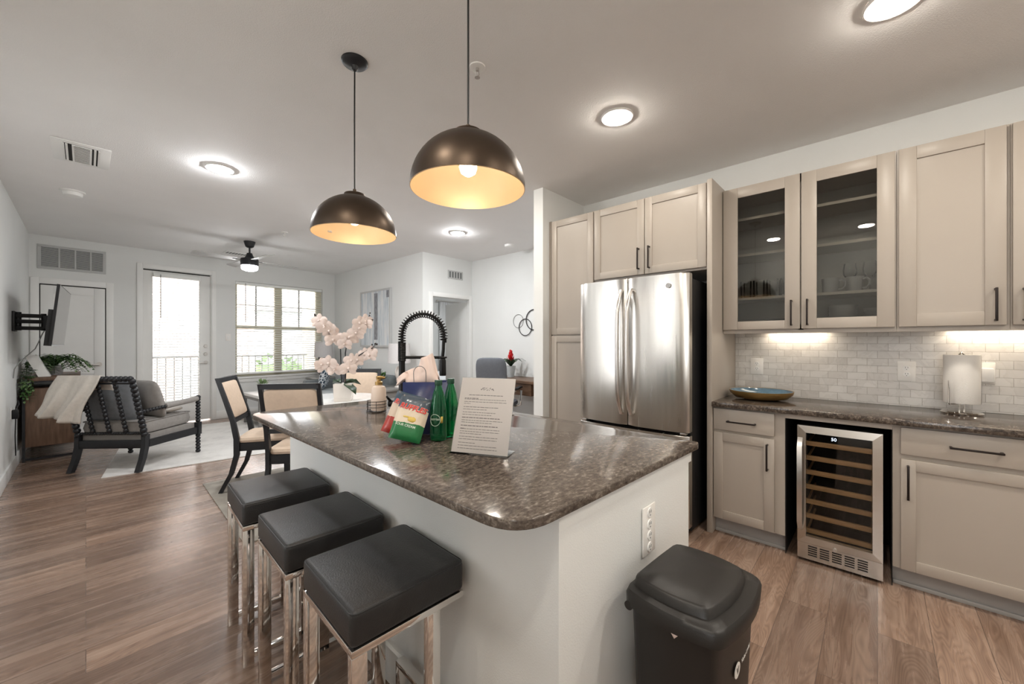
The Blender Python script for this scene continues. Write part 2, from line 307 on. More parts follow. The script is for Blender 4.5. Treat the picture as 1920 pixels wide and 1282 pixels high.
# ---------------------------------------------------------------- mesh tools
class MB:
    def __init__(s, off=(0, 0, 0)):
        s.bm = bmesh.new(); s.off = -Vector(off)
    def v(s, p): return s.bm.verts.new(Vector(p) + s.off)
    def raw(s, verts, faces):
        vs = [s.v(p) for p in verts]
        for f in faces:
            try: s.bm.faces.new([vs[i] for i in f])
            except ValueError: pass
        return vs
    def box(s, x0, x1, y0, y1, z0, z1, r=0.0, seg=2, T=None):
        P = [(x, y, z) for z in (z0, z1) for y in (y0, y1) for x in (x0, x1)]
        if T is not None: P = [T @ Vector(p) for p in P]
        n0 = len(s.bm.edges)
        vs = s.raw(P, [(0, 2, 3, 1), (4, 5, 7, 6), (0, 1, 5, 4), (2, 6, 7, 3), (0, 4, 6, 2), (1, 3, 7, 5)])
        if r > 0:
            es = list({e for vv in vs for e in vv.link_edges})
            bmesh.ops.bevel(s.bm, geom=es, offset=r, segments=seg, affect='EDGES', profile=0.5)
        return s
    def bar(s, p0, p1, wx, wy, up=(0, 0, 1), r=0.0):
        """square bar from p0 to p1"""
        p0, p1 = Vector(p0), Vector(p1); d = (p1 - p0); l = d.length; d.normalize()
        u = Vector(up)
        if abs(d.dot(u)) > 0.98: u = Vector((0, 1, 0))
        a = d.cross(u).normalized(); b = a.cross(d).normalized()
        T = Matrix((a, b, d)).transposed().to_4x4(); T.translation = p0
        return s.box(-wx / 2, wx / 2, -wy / 2, wy / 2, 0, l, r, T=T)
    def quadslab(s, poly, z0, z1, r=0.0, seg=3):
        """vertical prism over a polygon, optional rounding of its horizontal rims"""
        n = len(poly)
        vs = s.raw([(x, y, z0) for x, y in poly] + [(x, y, z1) for x, y in poly],
                   [tuple(range(n - 1, -1, -1)), tuple(range(n, 2 * n))] + [(i, (i + 1) % n, n + (i + 1) % n, n + i) for i in range(n)])
        if r > 0:
            es = [e for vv in vs for e in vv.link_edges if abs(e.verts[0].co.z - e.verts[1].co.z) < 1e-6]
            bmesh.ops.bevel(s.bm, geom=list(set(es)), offset=r, segments=seg, affect='EDGES', profile=0.5)
        return s
    def tube(s, pts, r, n=8, closed=False, cap=True):
        pts = [Vector(p) for p in pts]; m = len(pts)
        rs = r if isinstance(r, (list, tuple)) else [r] * m
        rings = []; prev = None
        for i, p in enumerate(pts):
            if closed: d = pts[(i + 1) % m] - pts[i - 1]
            else: d = pts[min(i + 1, m - 1)] - pts[max(i - 1, 0)]
            if d.length < 1e-9: d = Vector((0, 0, 1))
            d.normalize()
            if prev is None:
                u = Vector((0, 0, 1)) if abs(d.z) < 0.9 else Vector((1, 0, 0))
                a = d.cross(u).normalized()
            else:
                a = prev - d * prev.dot(d)
                a = a.normalized() if a.length > 1e-6 else d.orthogonal().normalized()
            prev = a; b = d.cross(a)
            rings.append([s.v(p + (a * math.cos(2 * math.pi * k / n) + b * math.sin(2 * math.pi * k / n)) * rs[i]) for k in range(n)])
        for i in range(m if closed else m - 1):
            A, B = rings[i], rings[(i + 1) % m]
            for k in range(n): s.bm.faces.new((A[k], A[(k + 1) % n], B[(k + 1) % n], B[k]))
        if cap and not closed:
            s.bm.faces.new(list(reversed(rings[0]))); s.bm.faces.new(rings[-1])
        return s
    def cyl(s, p0, p1, r, r2=None, n=20): return s.tube([p0, p1], [r, r if r2 is None else r2], n)
    def lathe(s, prof, c=(0, 0, 0), n=28, T=None, close=False, sx=1.0, sy=1.0, a0=0.0, ex=None):
        """prof: list of (radius, z); ex: superellipse exponent for squarish plans"""
        c = Vector(c); rings = []
        for (r, z) in prof:
            ring = []
            if r <= 1e-6:
                p = Vector((0, 0, z)); p = (T @ p) if T is not None else p
                ring = [s.v(p + c)]
            else:
                for k in range(n):
                    t = 2 * math.pi * k / n + a0; cx, cyy = math.cos(t), math.sin(t)
                    if ex:
                        q = (abs(cx) ** ex + abs(cyy) ** ex) ** (-1.0 / ex); cx *= q; cyy *= q
                    p = Vector((cx * r * sx, cyy * r * sy, z)); p = (T @ p) if T is not None else p
                    ring.append(s.v(p + c))
            rings.append(ring)
        m = len(rings)
        for i in range(m if close else m - 1):
            A, B = rings[i], rings[(i + 1) % m]
            for k in range(n):
                k2 = (k + 1) % n
                if len(A) == 1 and len(B) == 1: continue
                if len(A) == 1: s.bm.faces.new((A[0], B[k2], B[k]))
                elif len(B) == 1: s.bm.faces.new((A[k], A[k2], B[0]))
                else: s.bm.faces.new((A[k], A[k2], B[k2], B[k]))
        return s
    def sphere(s, c, r, n=12, sc3=(1, 1, 1)):
        h = max(5, n // 2 + 1)
        prof = [(r * math.sin(math.pi * i / h), -r * math.cos(math.pi * i / h)) for i in range(h + 1)]
        prof[0] = (0, -r); prof[-1] = (0, r)
        T = Matrix.Diagonal((sc3[0], sc3[1], sc3[2], 1))
        return s.lathe(prof, c, n, T)
    def spool(s, p0, p1, r, nb, n=10, waist=0.55, sub=6):
        """bobbin turned rod"""
        p0, p1 = Vector(p0), Vector(p1); m = nb * sub
        pts, rs = [], []
        for i in range(m + 1):
            t = i / m; f = abs(math.sin(math.pi * t * nb))
            pts.append(p0.lerp(p1, t)); rs.append(r * (waist + (1 - waist) * f ** 0.6))
        return s.tube(pts, rs, n)
    def ring(s, c, Rr, r, axis='z', n=32, k=8, T=None):
        pts = []
        for i in range(n):
            t = 2 * math.pi * i / n; a, b = Rr * math.cos(t), Rr * math.sin(t)
            p = Vector((a, b, 0)) if axis == 'z' else Vector((a, 0, b)) if axis == 'y' else Vector((0, a, b))
            pts.append(Vector(c) + p)
        return s.tube(pts, r, k, closed=True)
    def cushion(s, c, size, T=None, p=5.0, pz=2.6, n=12, pinch=0.0):
        """soft box: superellipsoid; pinch pulls thickness to zero at the corners (pillows)"""
        c = Vector(c); hx, hy, hz = size[0] / 2, size[1] / 2, size[2] / 2
        def pt(u, w, sgn):
            x, y = u, w
            m = max(abs(u), abs(w))
            q = (abs(u) ** p + abs(w) ** p) ** (1 / p) if (u or w) else 0
            k = m / q if q > 1e-9 else 1
            x, y = u * k, w * k
            rr = min(1.0, (abs(x) ** p + abs(y) ** p) ** (1 / p))
            z = max(0.0, 1 - rr ** pz) ** (1 / pz)
            if pinch: z *= 1 - pinch * (abs(u * w)) ** 1.2
            v = Vector((x * hx, y * hy, sgn * z * hz))
            if T is not None: v = T @ v
            return v + c
        us = [math.sin(math.pi / 2 * (2 * i / n - 1)) for i in range(n + 1)]
        top = [[s.v(pt(us[i], us[j], 1)) for j in range(n + 1)] for i in range(n + 1)]
        bot = [[None] * (n + 1) for _ in range(n + 1)]
        for i in range(n + 1):
            for j in range(n + 1):
                edge = i in (0, n) or j in (0, n)
                bot[i][j] = top[i][j] if edge else s.v(pt(us[i], us[j], -1))
        for i in range(n):
            for j in range(n):
                s.bm.faces.new((top[i][j], top[i + 1][j], top[i + 1][j + 1], top[i][j + 1]))
                try: s.bm.faces.new((bot[i][j], bot[i][j + 1], bot[i + 1][j + 1], bot[i + 1][j]))
                except ValueError: pass
        return s
    def sheet(s, f, nu, nv):
        g = [[s.v(f(i / nu, j / nv)) for j in range(nv + 1)] for i in range(nu + 1)]
        for i in range(nu):
            for j in range(nv): s.bm.faces.new((g[i][j], g[i + 1][j], g[i + 1][j + 1], g[i][j + 1]))
        return s
    def leaf(s, p, d, up, l, wd, bend=0.2):
        p, d, up = Vector(p), Vector(d).normalized(), Vector(up)
        a = d.cross(up); a = a.normalized() if a.length > 1e-6 else d.orthogonal().normalized()
        nn = a.cross(d).normalized()
        P = [p, p + d * l * .3 + a * wd * .45 + nn * bend * l * .1, p + d * l * .7 + a * wd * .4, p + d * l - nn * bend * l * .4,
             p + d * l * .7 - a * wd * .4, p + d * l * .3 - a * wd * .45 + nn * bend * l * .1, p + d * l * .5 - nn * bend * l * .12]
        s.raw(P, [(0, 1, 6), (1, 2, 6), (2, 3, 6), (3, 4, 6), (4, 5, 6), (5, 0, 6)])
        return s
    def build(s, name, mat, parent=None, solid=0.0, sharp=38, smooth=True):
        bm = s.bm
        bmesh.ops.recalc_face_normals(bm, faces=bm.faces[:])
        me = bpy.data.meshes.new(name); bm.to_mesh(me); bm.free()
        me.materials.append(mat)
        if smooth:
            me.polygons.foreach_set('use_smooth', [True] * len(me.polygons))
            me.set_sharp_from_angle(angle=R(sharp))
        o = bpy.data.objects.new(name, me); COL.objects.link(o)
        if parent is not None: o.parent = parent
        if solid:
            md = o.modifiers.new('thickness', 'SOLIDIFY'); md.thickness = solid; md.offset = 0
        return o

def tag(o, label=None, cat=None, group=None, kind=None):
    if label: o['label'] = label
    if cat: o['category'] = cat
    if group: o['group'] = group
    if kind: o['kind'] = kind
    return o
def thing(name, label, cat, loc=(0, 0, 0), rz=0.0, group=None):
    o = bpy.data.objects.new(name, None); COL.objects.link(o)
    o.location = loc; o.rotation_euler = (0, 0, rz); o.empty_display_size = 0.05
    return tag(o, label, cat, group)
def struct(o, label, cat): return tag(o, label, cat, kind='structure')
def W(t): return MB(tuple(t.location))           # build a part of an unrotated thing in room coordinates
def copy_tree(o, parent=None):
    c = o.copy(); COL.objects.link(c)
    if parent is not None: c.parent = parent
    for ch in [x for x in bpy.data.objects if x.parent == o and x is not c]: copy_tree(ch, c)
    return c
def text_mesh(body, size, ext=0.0006, bold=0.0, shear=0.0):
    cu = bpy.data.curves.new('lettering', 'FONT'); cu.body = body; cu.size = size; cu.extrude = ext; cu.align_x = 'CENTER'; cu.align_y = 'CENTER'
    cu.offset = bold; cu.shear = shear; cu.resolution_u = 3
    o = bpy.data.objects.new('lettering', cu); COL.objects.link(o)
    bpy.context.view_layer.update()
    me = bpy.data.meshes.new_from_object(o.evaluated_get(bpy.context.evaluated_depsgraph_get()))
    bpy.data.objects.remove(o); bpy.data.curves.remove(cu)
    return me
def lettering(body, size, mat, parent, T, name='lettering', wrap=None, **k):
    """text laid flat on local xy, placed by T; wrap=(radius) bends it around a vertical cylinder"""
    me = text_mesh(body, size, **k)
    if wrap:
        for v in me.vertices:
            a = v.co.x / wrap; h = v.co.z
            v.co = Vector(((wrap + h) * math.sin(a), -(wrap + h) * math.cos(a), v.co.y))
    me.transform(T); me.materials.clear(); me.materials.append(mat)
    o = bpy.data.objects.new(name, me); COL.objects.link(o); o.parent = parent
    return o
def frame_T(origin, xdir, ydir):
    x = Vector(xdir).normalized(); z = x.cross(Vector(ydir)).normalized(); y = z.cross(x)
    T = Matrix((x, y, z)).transposed().to_4x4(); T.translation = Vector(origin); return T
# ---------------------------------------------------------------- the setting
CZ = 2.745
FO = (-0.51, 8.17, 0.0); FA = math.atan2(0.28, 4.09)        # far wall: its left corner and its slight turn
def far_pt(s_, t, z):                                        # a point of the far wall: along it, out through it, up
    return Vector((FO[0] + s_ * math.cos(FA) - t * math.sin(FA), FO[1] + s_ * math.sin(FA) + t * math.cos(FA), z))
def on_far(o): o.location = FO; o.rotation_euler = (0, 0, FA); return o
def far_thing(name, label, cat, group=None): return thing(name, label, cat, FO, FA, group)

struct(MB().box(-0.75, 8.2, -2.5, 8.9, -0.12, 0.0).build('floor', FLOOR), 'brown wood-look plank floor', 'floor')
struct(MB().box(-0.75, 8.2, -2.5, 8.75, CZ, CZ + 0.12).build('ceiling', CEIL), 'flat painted ceiling', 'ceiling')
FILLWIN = ((-0.85, -0.10), (1.64, 2.14), (2.90, 3.90)); LZ0, LZ1 = 0.70, 2.40       # unseen windows added in the left wall as fill light
m = MB(); yy = -2.5
for (q0, q1) in FILLWIN + ((8.4, 8.4),):
    m.box(-0.65, -0.51, yy, q0, 0, CZ)
    if q1 > q0: m.box(-0.65, -0.51, q0, q1, 0, LZ0); m.box(-0.65, -0.51, q0, q1, LZ1, CZ)
    yy = q1
struct(m.build('wall_left', WALL), 'pale wall behind the television', 'wall')
struct(MB().box(-0.75, 3.7, -2.5, -2.36, 0, CZ).build('wall_back', WALL), 'wall behind the photographer', 'wall')
struct(MB().box(3.55, 3.67, -2.4, 2.262, 0, CZ).build('wall_kitchen', WALL), 'wall behind the kitchen cabinets', 'wall')
m = MB(); m.box(2.862, 4.77, 2.262, 2.372, 0, CZ)
struct(m.build('wall_pantry', WALL), 'short wing wall beside the pantry cabinet', 'wall')
struct(MB().box(4.65, 4.77, 2.372, 5.27, 0, CZ).build('wall_nook', WALL), 'wall of the desk nook', 'wall')
m = MB(); m.box(3.615, 3.80, 5.27, 5.39, 0, CZ); m.box(3.80, 4.65, 5.27, 5.39, 2.062, CZ); m.box(4.65, 8.0, 5.27, 5.39, 0, CZ)
struct(m.build('wall_hall', WALL), 'wall with the bedroom doorway', 'wall')
m = MB(); m.quadslab([(3.615, 5.39), (3.73, 5.39), (3.70, 8.62), (3.585, 8.62)], 0, CZ)
struct(m.build('wall_right', WALL), 'living room wall with the painting', 'wall')
# far wall, with its openings
m = MB(); T0, T1 = 0.0, 0.15
m.box(-0.3, 1.10, T0, T1, 0, CZ); m.box(1.10, 1.965, T0, T1, 2.45, CZ); m.box(1.965, 2.312, T0, T1, 0, CZ)
m.box(2.312, 3.85, T0, T1, 0, 0.70); m.box(2.312, 3.85, T0, T1, 2.40, CZ); m.box(3.85, 4.32, T0, T1, 0, CZ)
struct(on_far(m.build('wall_far', WALL)), 'far wall with balcony door and window', 'wall')
# bedroom beyond the doorway
m = MB(); m.box(3.6, 6.42, 8.40, 8.52, 0, CZ); m.box(6.42, 7.5, 8.40, 8.52, 0, 0.75); m.box(6.42, 7.5, 8.40, 8.52, 2.30, CZ); m.box(7.5, 8.0, 8.40, 8.52, 0, CZ)
struct(m.build('wall_bedroom', WALL), 'bedroom wall with window seen through doorway', 'wall')
struct(MB().box(7.9, 8.02, 5.39, 8.4, 0, CZ).build('wall_bedroom_side', WALL), 'bedroom side wall', 'wall')

def base_run(name, segs, label):
    m = MB()
    for (x0, x1, y0, y1) in segs: m.box(x0, x1, y0, y1, 0.0, 0.135, 0.004)
    struct(m.build(name, TRIM), label, 'baseboard')
base_run('baseboard_left', [(-0.51, -0.494, -2.3, 8.15)], 'white baseboard along television wall')
base_run('baseboard_nook', [(4.634, 4.65, 2.38, 5.26)], 'white baseboard in the desk nook')
base_run('baseboard_pantry', [(2.846, 2.862, 2.262, 2.372)], 'white baseboard at wing wall end')
m = MB(); m.box(0.76, 1.04, -0.016, 0, 0, 0.135, 0.004); m.box(2.03, 4.08, -0.016, 0, 0, 0.135, 0.004)
struct(on_far(m.build('baseboard_far', TRIM)), 'white baseboard under the window', 'baseboard')

# closet door on the far wall
def panel_door(m, s0, s1, z0, z1, t0, t1, panels, rail=0.11):
    m.box(s0, s1, t0 + 0.008, t1, z0, z1)
    m.box(s0, s0 + rail, t0, t0 + 0.012, z0, z1, 0.003); m.box(s1 - rail, s1, t0, t0 + 0.012, z0, z1, 0.003)
    zs = [z0] + [p for p in panels] + [z1]
    for i, zz in enumerate(zs):
        lo = zz - (rail / 2 if 0 < i < len(zs) - 1 else (rail if i == len(zs) - 1 else 0)); hi = lo + (rail if 0 < i < len(zs) - 1 else rail)
        m.box(s0 + rail, s1 - rail, t0, t0 + 0.012, lo, hi, 0.003)
d1 = far_thing('door_1', 'closed white two panel closet door under air grille', 'door'); d1['kind'] = 'structure'
m = MB(); panel_door(m, 0.098, 0.700, 0.012, 2.085, -0.012, -0.001, [0.92]); m.build('door_panel', DOORW, d1)
m = MB(); m.box(0.012, 0.088, -0.020, -0.001, 0, 2.18, 0.004); m.box(0.710, 0.786, -0.020, -0.001, 0, 2.18, 0.004); m.box(0.088, 0.710, -0.020, -0.001, 2.10, 2.18, 0.004)
m.build('door_casing', TRIM, d1)
m = MB(); m.box(0.088, 0.098, -0.004, -0.001, 0, 2.095); m.box(0.700, 0.710, -0.004, -0.001, 0, 2.095); m.box(0.088, 0.71, -0.004, -0.001, 2.085, 2.10); m.build('door_gap', DARKVOID, d1)
def lever(s_, z, t, name, parent, dx=-1):
    m = MB(); m.cyl((s_, t, z), (s_, t - 0.012, z), 0.031, n=20); m.cyl((s_, t - 0.01, z), (s_, t - 0.055, z), 0.011, n=12)
    m.tube([(s_, t - 0.05, z), (s_ + dx * 0.05, t - 0.055, z), (s_ + dx * 0.12, t - 0.05, z - 0.006)], [0.011, 0.010, 0.007], 10)
    return m.build(name, NICKEL, parent)
lever(0.640, 1.0, -0.012, 'door_handle', d1)

# balcony door with its blind
d2 = far_thing('door_2', 'white glazed balcony door with blind', 'door'); d2['kind'] = 'structure'
m = MB(); s0, s1, t0, t1, z0, z1 = 1.112, 1.953, 0.030, 0.074, 0.02, 2.432; g0, g1, h0, h1 = 1.222, 1.806, 0.34, 2.345
m.box(s0, g0, t0, t1, z0, z1, 0.003); m.box(g1, s1, t0, t1, z0, z1, 0.003); m.box(g0, g1, t0, t1, z0, h0, 0.003); m.box(g0, g1, t0, t1, h1, z1, 0.003)
m.build('door_panel', DOORW, d2)
m = MB(); m.box(1.035, 1.10, -0.020, -0.001, 0, 2.525, 0.004); m.box(1.965, 2.03, -0.020, -0.001, 0, 2.525, 0.004); m.box(1.10, 1.965, -0.020, -0.001, 2.455, 2.525, 0.004)
m.box(1.10, 1.108, 0.0, 0.14, 0, 2.45); m.box(1.957, 1.965, 0.0, 0.14, 0, 2.45); m.build('door_casing', TRIM, d2)
MB().box(1.108, 1.957, 0.06, 0.14, 2.436, 2.45).build('door_gap', DARKVOID, d2)
MB().box(g0, g1, 0.052, 0.056, h0, h1).build('glass_pane', GLASS, d2)
lever(1.892, 0.975, 0.030, 'door_handle', d2)
for z in (1.115, 1.25):
    m = MB(); m.cyl((1.892, 0.030, z), (1.892, 0.012, z), 0.030, 0.026, 20); m.cyl((1.892, 0.012, z), (1.892, 0.006, z), 0.010, n=10); m.build('deadbolt', NICKEL, d2)
def blind(name, label, s0, s1, z0, z1, t, tilt, pitch, depth, wand_s, wand_len, rail_h=0.045, place=None):
    b = far_thing(name, label, 'blind') if place is None else thing(name, label, 'blind', *place)
    m = MB(); n = int((z1 - z0 - rail_h) / pitch); ca, sa = math.cos(tilt), math.sin(tilt)
    for k in range(n):
        zc = z0 + 0.02 + k * pitch; d = depth / 2; th = 0.0013
        P = [(ss, t + e * d * ca + sg * th * sa, zc + e * d * sa + sg * th * ca) for ss in (s0, s1) for e in (-1, 1) for sg in (-1, 1)]
        m.raw(P, [(0, 1, 3, 2), (4, 6, 7, 5), (0, 4, 5, 1), (2, 3, 7, 6), (1, 5, 7, 3), (0, 2, 6, 4)])
    m.build('slats', BLIND, b, smooth=False)
    MB().box(s0 - 0.004, s1 + 0.004, t - 0.028, t + 0.024, z1 - rail_h, z1, 0.004).build('head_rail', BLIND, b)
    MB().box(s0, s1, t - 0.022, t + 0.022, z0 - 0.012, z0 + 0.012, 0.004).build('bottom_rail', BLIND, b)
    m = MB(); m.tube([(wand_s, t - 0.032, z1 - 0.02), (wand_s, t - 0.034, z1 - wand_len)], 0.0055, 8); m.build('tilt_wand', CORDG, b)
    m = MB()
    for q in (0.12, 0.5, 0.88):
        ss = s0 + (s1 - s0) * q
        for dt in (-depth / 2, depth / 2): m.tube([(ss, t + dt, z0), (ss, t + dt, z1 - rail_h)], 0.0012, 4)
    m.build('ladder_cords', BLIND, b)
    return b
blind('door_blind', 'white slatted blind hung on the balcony door glass', 1.226, 1.802, 0.36, 2.395, -0.006, R(14), 0.043, 0.05, 1.305, 0.70, 0.06)

# window
w1 = far_thing('window_1', 'wide double hung window with cream frame', 'window'); w1['kind'] = 'structure'
a0, a1, b0, b1 = 2.312, 3.85, 0.70, 2.40; fm = MB(); t0, t1 = 0.075, 0.135
fm.box(a0, a0 + 0.045, t0, t1, b0, b1); fm.box(a1 - 0.10, a1, t0, t1, b0, b1); fm.box(a0, a1, t0, t1, b1 - 0.05, b1); fm.box(a0, a1, t0, t1, b0, b0 + 0.05)
fm.box(2.975, 3.10, t0, t1, b0, b1)
for (q0, q1) in ((a0, 2.975), (3.10, a1 - 0.055)): fm.box(q0, q1, t0 - 0.01, t1, 1.565, 1.62)
fm.build('window_frame', CREAMW, w1)
m = MB()
for (q0, q1) in ((a0 + 0.045, 2.975), (3.10, a1 - 0.10)):
    c = (q0 + q1) / 2; m.box(c - 0.010, c + 0.010, 0.098, 0.112, 1.62, b1 - 0.05); m.box(q0, q1, 0.098, 0.112, 1.985, 2.005)
m.build('muntins', KICK, w1)
for (q0, q1) in ((a0 + 0.045, 2.975), (3.10, a1 - 0.10)):
    MB().box(q0, q1, 0.103, 0.107, 1.62, b1 - 0.05).build('glass_pane', GLASS, w1); MB().box(q0, q1, 0.118, 0.122, b0 + 0.05, 1.565).build('glass_pane', GLASS, w1)
m = MB(); m.box(a0 - 0.05, a1 + 0.05, -0.035, 0.075, b0 - 0.035, b0, 0.005); m.box(a0 - 0.03, a1 + 0.03, -0.014, -0.001, b0 - 0.10, b0 - 0.035, 0.003); m.build('window_sill', TRIM, w1)
blind('window_blind', 'wide white slatted blind in the living room window', a0 + 0.012, a1 - 0.012, b0 + 0.05, b1 - 0.004, 0.038, R(14), 0.0435, 0.05, 2.47, 0.72)

LP = ((-0.51, 0.0, 0.0), R(90))                              # the left wall: along it, out through it
for k, (q0, q1) in enumerate(FILLWIN):
    ws = thing('window_%d' % (k + 3), ('added fill-light window nearest the camera in the left wall', 'added narrow fill-light window in the left wall beside the stools', 'added fill-light window in the left wall beyond the stools')[k], 'window', *LP); ws['kind'] = 'structure'
    fm = MB(); t0, t1 = 0.075, 0.135
    fm.box(q0, q0 + .045, t0, t1, LZ0, LZ1); fm.box(q1 - .045, q1, t0, t1, LZ0, LZ1); fm.box(q0 + .045, q1 - .045, t0, t1, LZ0, LZ0 + .05); fm.box(q0 + .045, q1 - .045, t0, t1, LZ1 - .05, LZ1); fm.box(q0 + .045, q1 - .045, t0 - .01, t1, 1.565, 1.62)
    fm.build('window_frame', CREAMW, ws)
    MB().box(q0 + .045, q1 - .045, 0.103, 0.107, 1.62, LZ1 - .05).build('glass_pane', GLASS, ws); MB().box(q0 + .045, q1 - .045, 0.118, 0.122, LZ0 + .05, 1.565).build('glass_pane', GLASS, ws)
    MB().box(q0 - .05, q1 + .05, -0.035, 0.075, LZ0 - .035, LZ0, 0.005).build('window_sill', TRIM, ws)
    blind('window_blind', ('white slatted blind in the added window nearest camera', 'white slatted blind in the added narrow window', 'white slatted blind in the added window beyond the stools')[k], q0 + .012, q1 - .012, LZ0 + .05, LZ1 - .004, 0.038, R(14), 0.0435, 0.05, q0 + .12, 0.72, place=LP)

# bedroom door leaf, casing and bedroom window
d3 = thing('door_3', 'white bedroom door standing open', 'door', (4.655, 5.395, 0), R(80)); d3['kind'] = 'structure'
MB().box(0.005, 0.815, -0.02, 0.015, 0.012, 2.04, 0.003).build('door_panel', DOORW, d3)
m = MB(); m.cyl((0.755, -0.02, 0.97), (0.755, -0.035, 0.97), 0.028); m.sphere((0.755, -0.055, 0.97), 0.026); m.build('door_knob', NICKEL, d3)
m = MB(); m.box(3.735, 3.80, 5.252, 5.269, 0, 2.13, 0.004); m.box(4.575, 4.645, 5.252, 5.269, 0, 2.13, 0.004); m.box(3.80, 4.575, 5.252, 5.269, 2.062, 2.13, 0.004)
m.box(3.80, 3.812, 5.27, 5.39, 0, 2.062); m.box(4.638, 4.65, 5.27, 5.39, 0, 2.062)
struct(m.build('trim_1', TRIM), 'white casing round the bedroom doorway', 'trim')
w2 = thing('window_2', 'bright bedroom window behind the curtain', 'window', (6.42, 8.40, 0.75)); w2['kind'] = 'structure'
m = W(w2); m.box(6.42, 6.47, 8.43, 8.49, 0.75, 2.30); m.box(7.45, 7.5, 8.43, 8.49, 0.75, 2.30); m.box(6.47, 7.45, 8.43, 8.49, 0.75, 0.80); m.box(6.47, 7.45, 8.43, 8.49, 2.25, 2.30); m.box(6.47, 7.45, 8.43, 8.49, 1.50, 1.55); m.build('window_frame', CREAMW, w2)
W(w2).box(6.47, 7.45, 8.458, 8.462, 0.80, 2.25).build('glass_pane', GLASS, w2)
ct = thing('curtain', 'white curtain on a rod in the bedroom', 'curtain', (6.34, 8.3, 0))
m = W(ct); m.sheet(lambda u, v: (6.22 + 0.30 * u, 8.31 + 0.028 * math.sin(u * 26), 0.03 + 2.33 * v), 48, 2); m.build('curtain_panel', CURT, ct, solid=0.004)
m = W(ct); m.tube([(6.16, 8.31, 2.38), (7.7, 8.31, 2.38)], 0.013, 10); m.sphere((6.14, 8.31, 2.38), 0.03); m.tube([(6.25, 8.31, 2.38), (6.25, 8.40, 2.38)], 0.008, 6); m.build('curtain_rod', NICKEL, ct)
bd = thing('bed', 'bed with white bedding in the bedroom', 'bed', (5.9, 7.3, 0))
W(bd).box(4.98, 7.0, 6.75, 8.1, 0.0, 0.30, 0.01).build('bed_base', GREYF, bd)
m = W(bd); m.cushion((5.99, 7.42, 0.46), (2.06, 1.42, 0.34), p=8); m.build('duvet', SATIN, bd)

# ---------------------------------------------------------------- outside
struct(MB().box(-0.6, 3.9, 8.60, 10.25, -0.14, -0.02).build('ground_balcony', KICK), 'balcony deck outside the glass door', 'balcony floor')
rl = thing('balcony_railing', 'thin metal railing along the balcony edge', 'railing', (1.6, 10.1, -0.02))
m = W(rl); m.box(-0.5, 3.75, 10.08, 10.12, 1.00, 1.04); m.build('top_rail', GRILD, rl)
W(rl).box(-0.5, 3.75, 10.085, 10.115, 0.08, 0.11).build('bottom_rail', GRILD, rl)
m = W(rl)
for k in range(34): x = -0.45 + k * 0.125; m.box(x - 0.008, x + 0.008, 10.092, 10.108, 0.11, 1.0)
m.build('balusters', GRILD, rl)
W(rl).box(-0.53, -0.47, 10.07, 10.13, -0.02, 1.04).build('post', GRILD, rl); W(rl).box(3.72, 3.78, 10.07, 10.13, -0.02, 1.04).build('post', GRILD, rl)
struct(MB().box(3.62, 3.82, 8.66, 10.4, -0.1, 2.9).build('wall_balcony', CREAMW), 'cream siding wall at the balcony end', 'wall')
lv = thing('wall_louver', 'small dark louver on the cream balcony wall', 'vent', (3.61, 9.3, 2.1))
m = W(lv); m.box(3.600, 3.620, 9.16, 9.50, 1.98, 2.24); m.build('louver_frame', KICK, lv)
m = W(lv)
for k in range(5): m.box(3.592, 3.602, 9.18, 9.48, 2.0 + k * 0.047, 2.024 + k * 0.047)
m.build('louver_blades', GRILD, lv)
struct(MB().box(-40, 60, 10.4, 60, -3.2, -3.0).build('ground_outside', TRIM), 'ground outside below the balcony', 'ground')
bl = thing('apartment_building', 'pale brick apartment building across from the balcony', 'building', (-4, 24, -3))
W(bl).box(-16, 5.5, 22, 30, -3, 8).build('facade', BRICK, bl)
for bx in (-9.5, -5.2, -1.2, 2.6):
    for bz in (-1.2, 1.7, 4.6):
        f = W(bl).box(bx, bx + 1.3, 21.92, 22.02, bz, bz + 1.7).build('window_frame', TRIM, bl); W(bl).box(bx + 0.1, bx + 1.2, 21.90, 21.94, bz + 0.1, bz + 1.6).build('pane', GRIL, f)
W(bl).box(-16.4, 5.9, 21.6, 30.4, 8, 8.4).build('roof_cornice', TRIM, bl)
b2 = thing('far_house', 'pale grey low building seen through the right window', 'building', (14, 34, -3))
W(b2).box(6.5, 28, 30, 38, -3, 3.4).build('facade', SOFAF, b2)
m = W(b2); m.raw([(6, 29.4, 3.4), (28.5, 29.4, 3.4), (28.5, 38.6, 3.4), (6, 38.6, 3.4), (10, 34, 6.0), (25, 34, 6.0)], [(0, 1, 5, 4), (2, 3, 4, 5), (0, 4, 3), (1, 2, 5), (0, 3, 2, 1)]); m.build('roof', GREYW, b2)
for bx in (9, 13, 17, 21): W(b2).box(bx, bx + 1.5, 29.9, 30.02, 0.2, 2.0).build('window', GRIL, b2)
hd = MB(); rr = random.Random(3)
for k in range(900):
    x = 5 + rr.random() * 18; z = -3 + rr.random() * 3.6; y = 19.2 + rr.random() * 1.6
    hd.leaf((x, y, z), (rr.uniform(-1, 1), -0.6, rr.uniform(-0.3, 1)), (0, 0, 1), 0.45, 0.26)
hd.box(5.2, 22.8, 19.6, 20.6, -3, 0.3)
tag(hd.build('hedge', LEAFL), 'green hedge on the ground beyond the balcony', 'hedge')
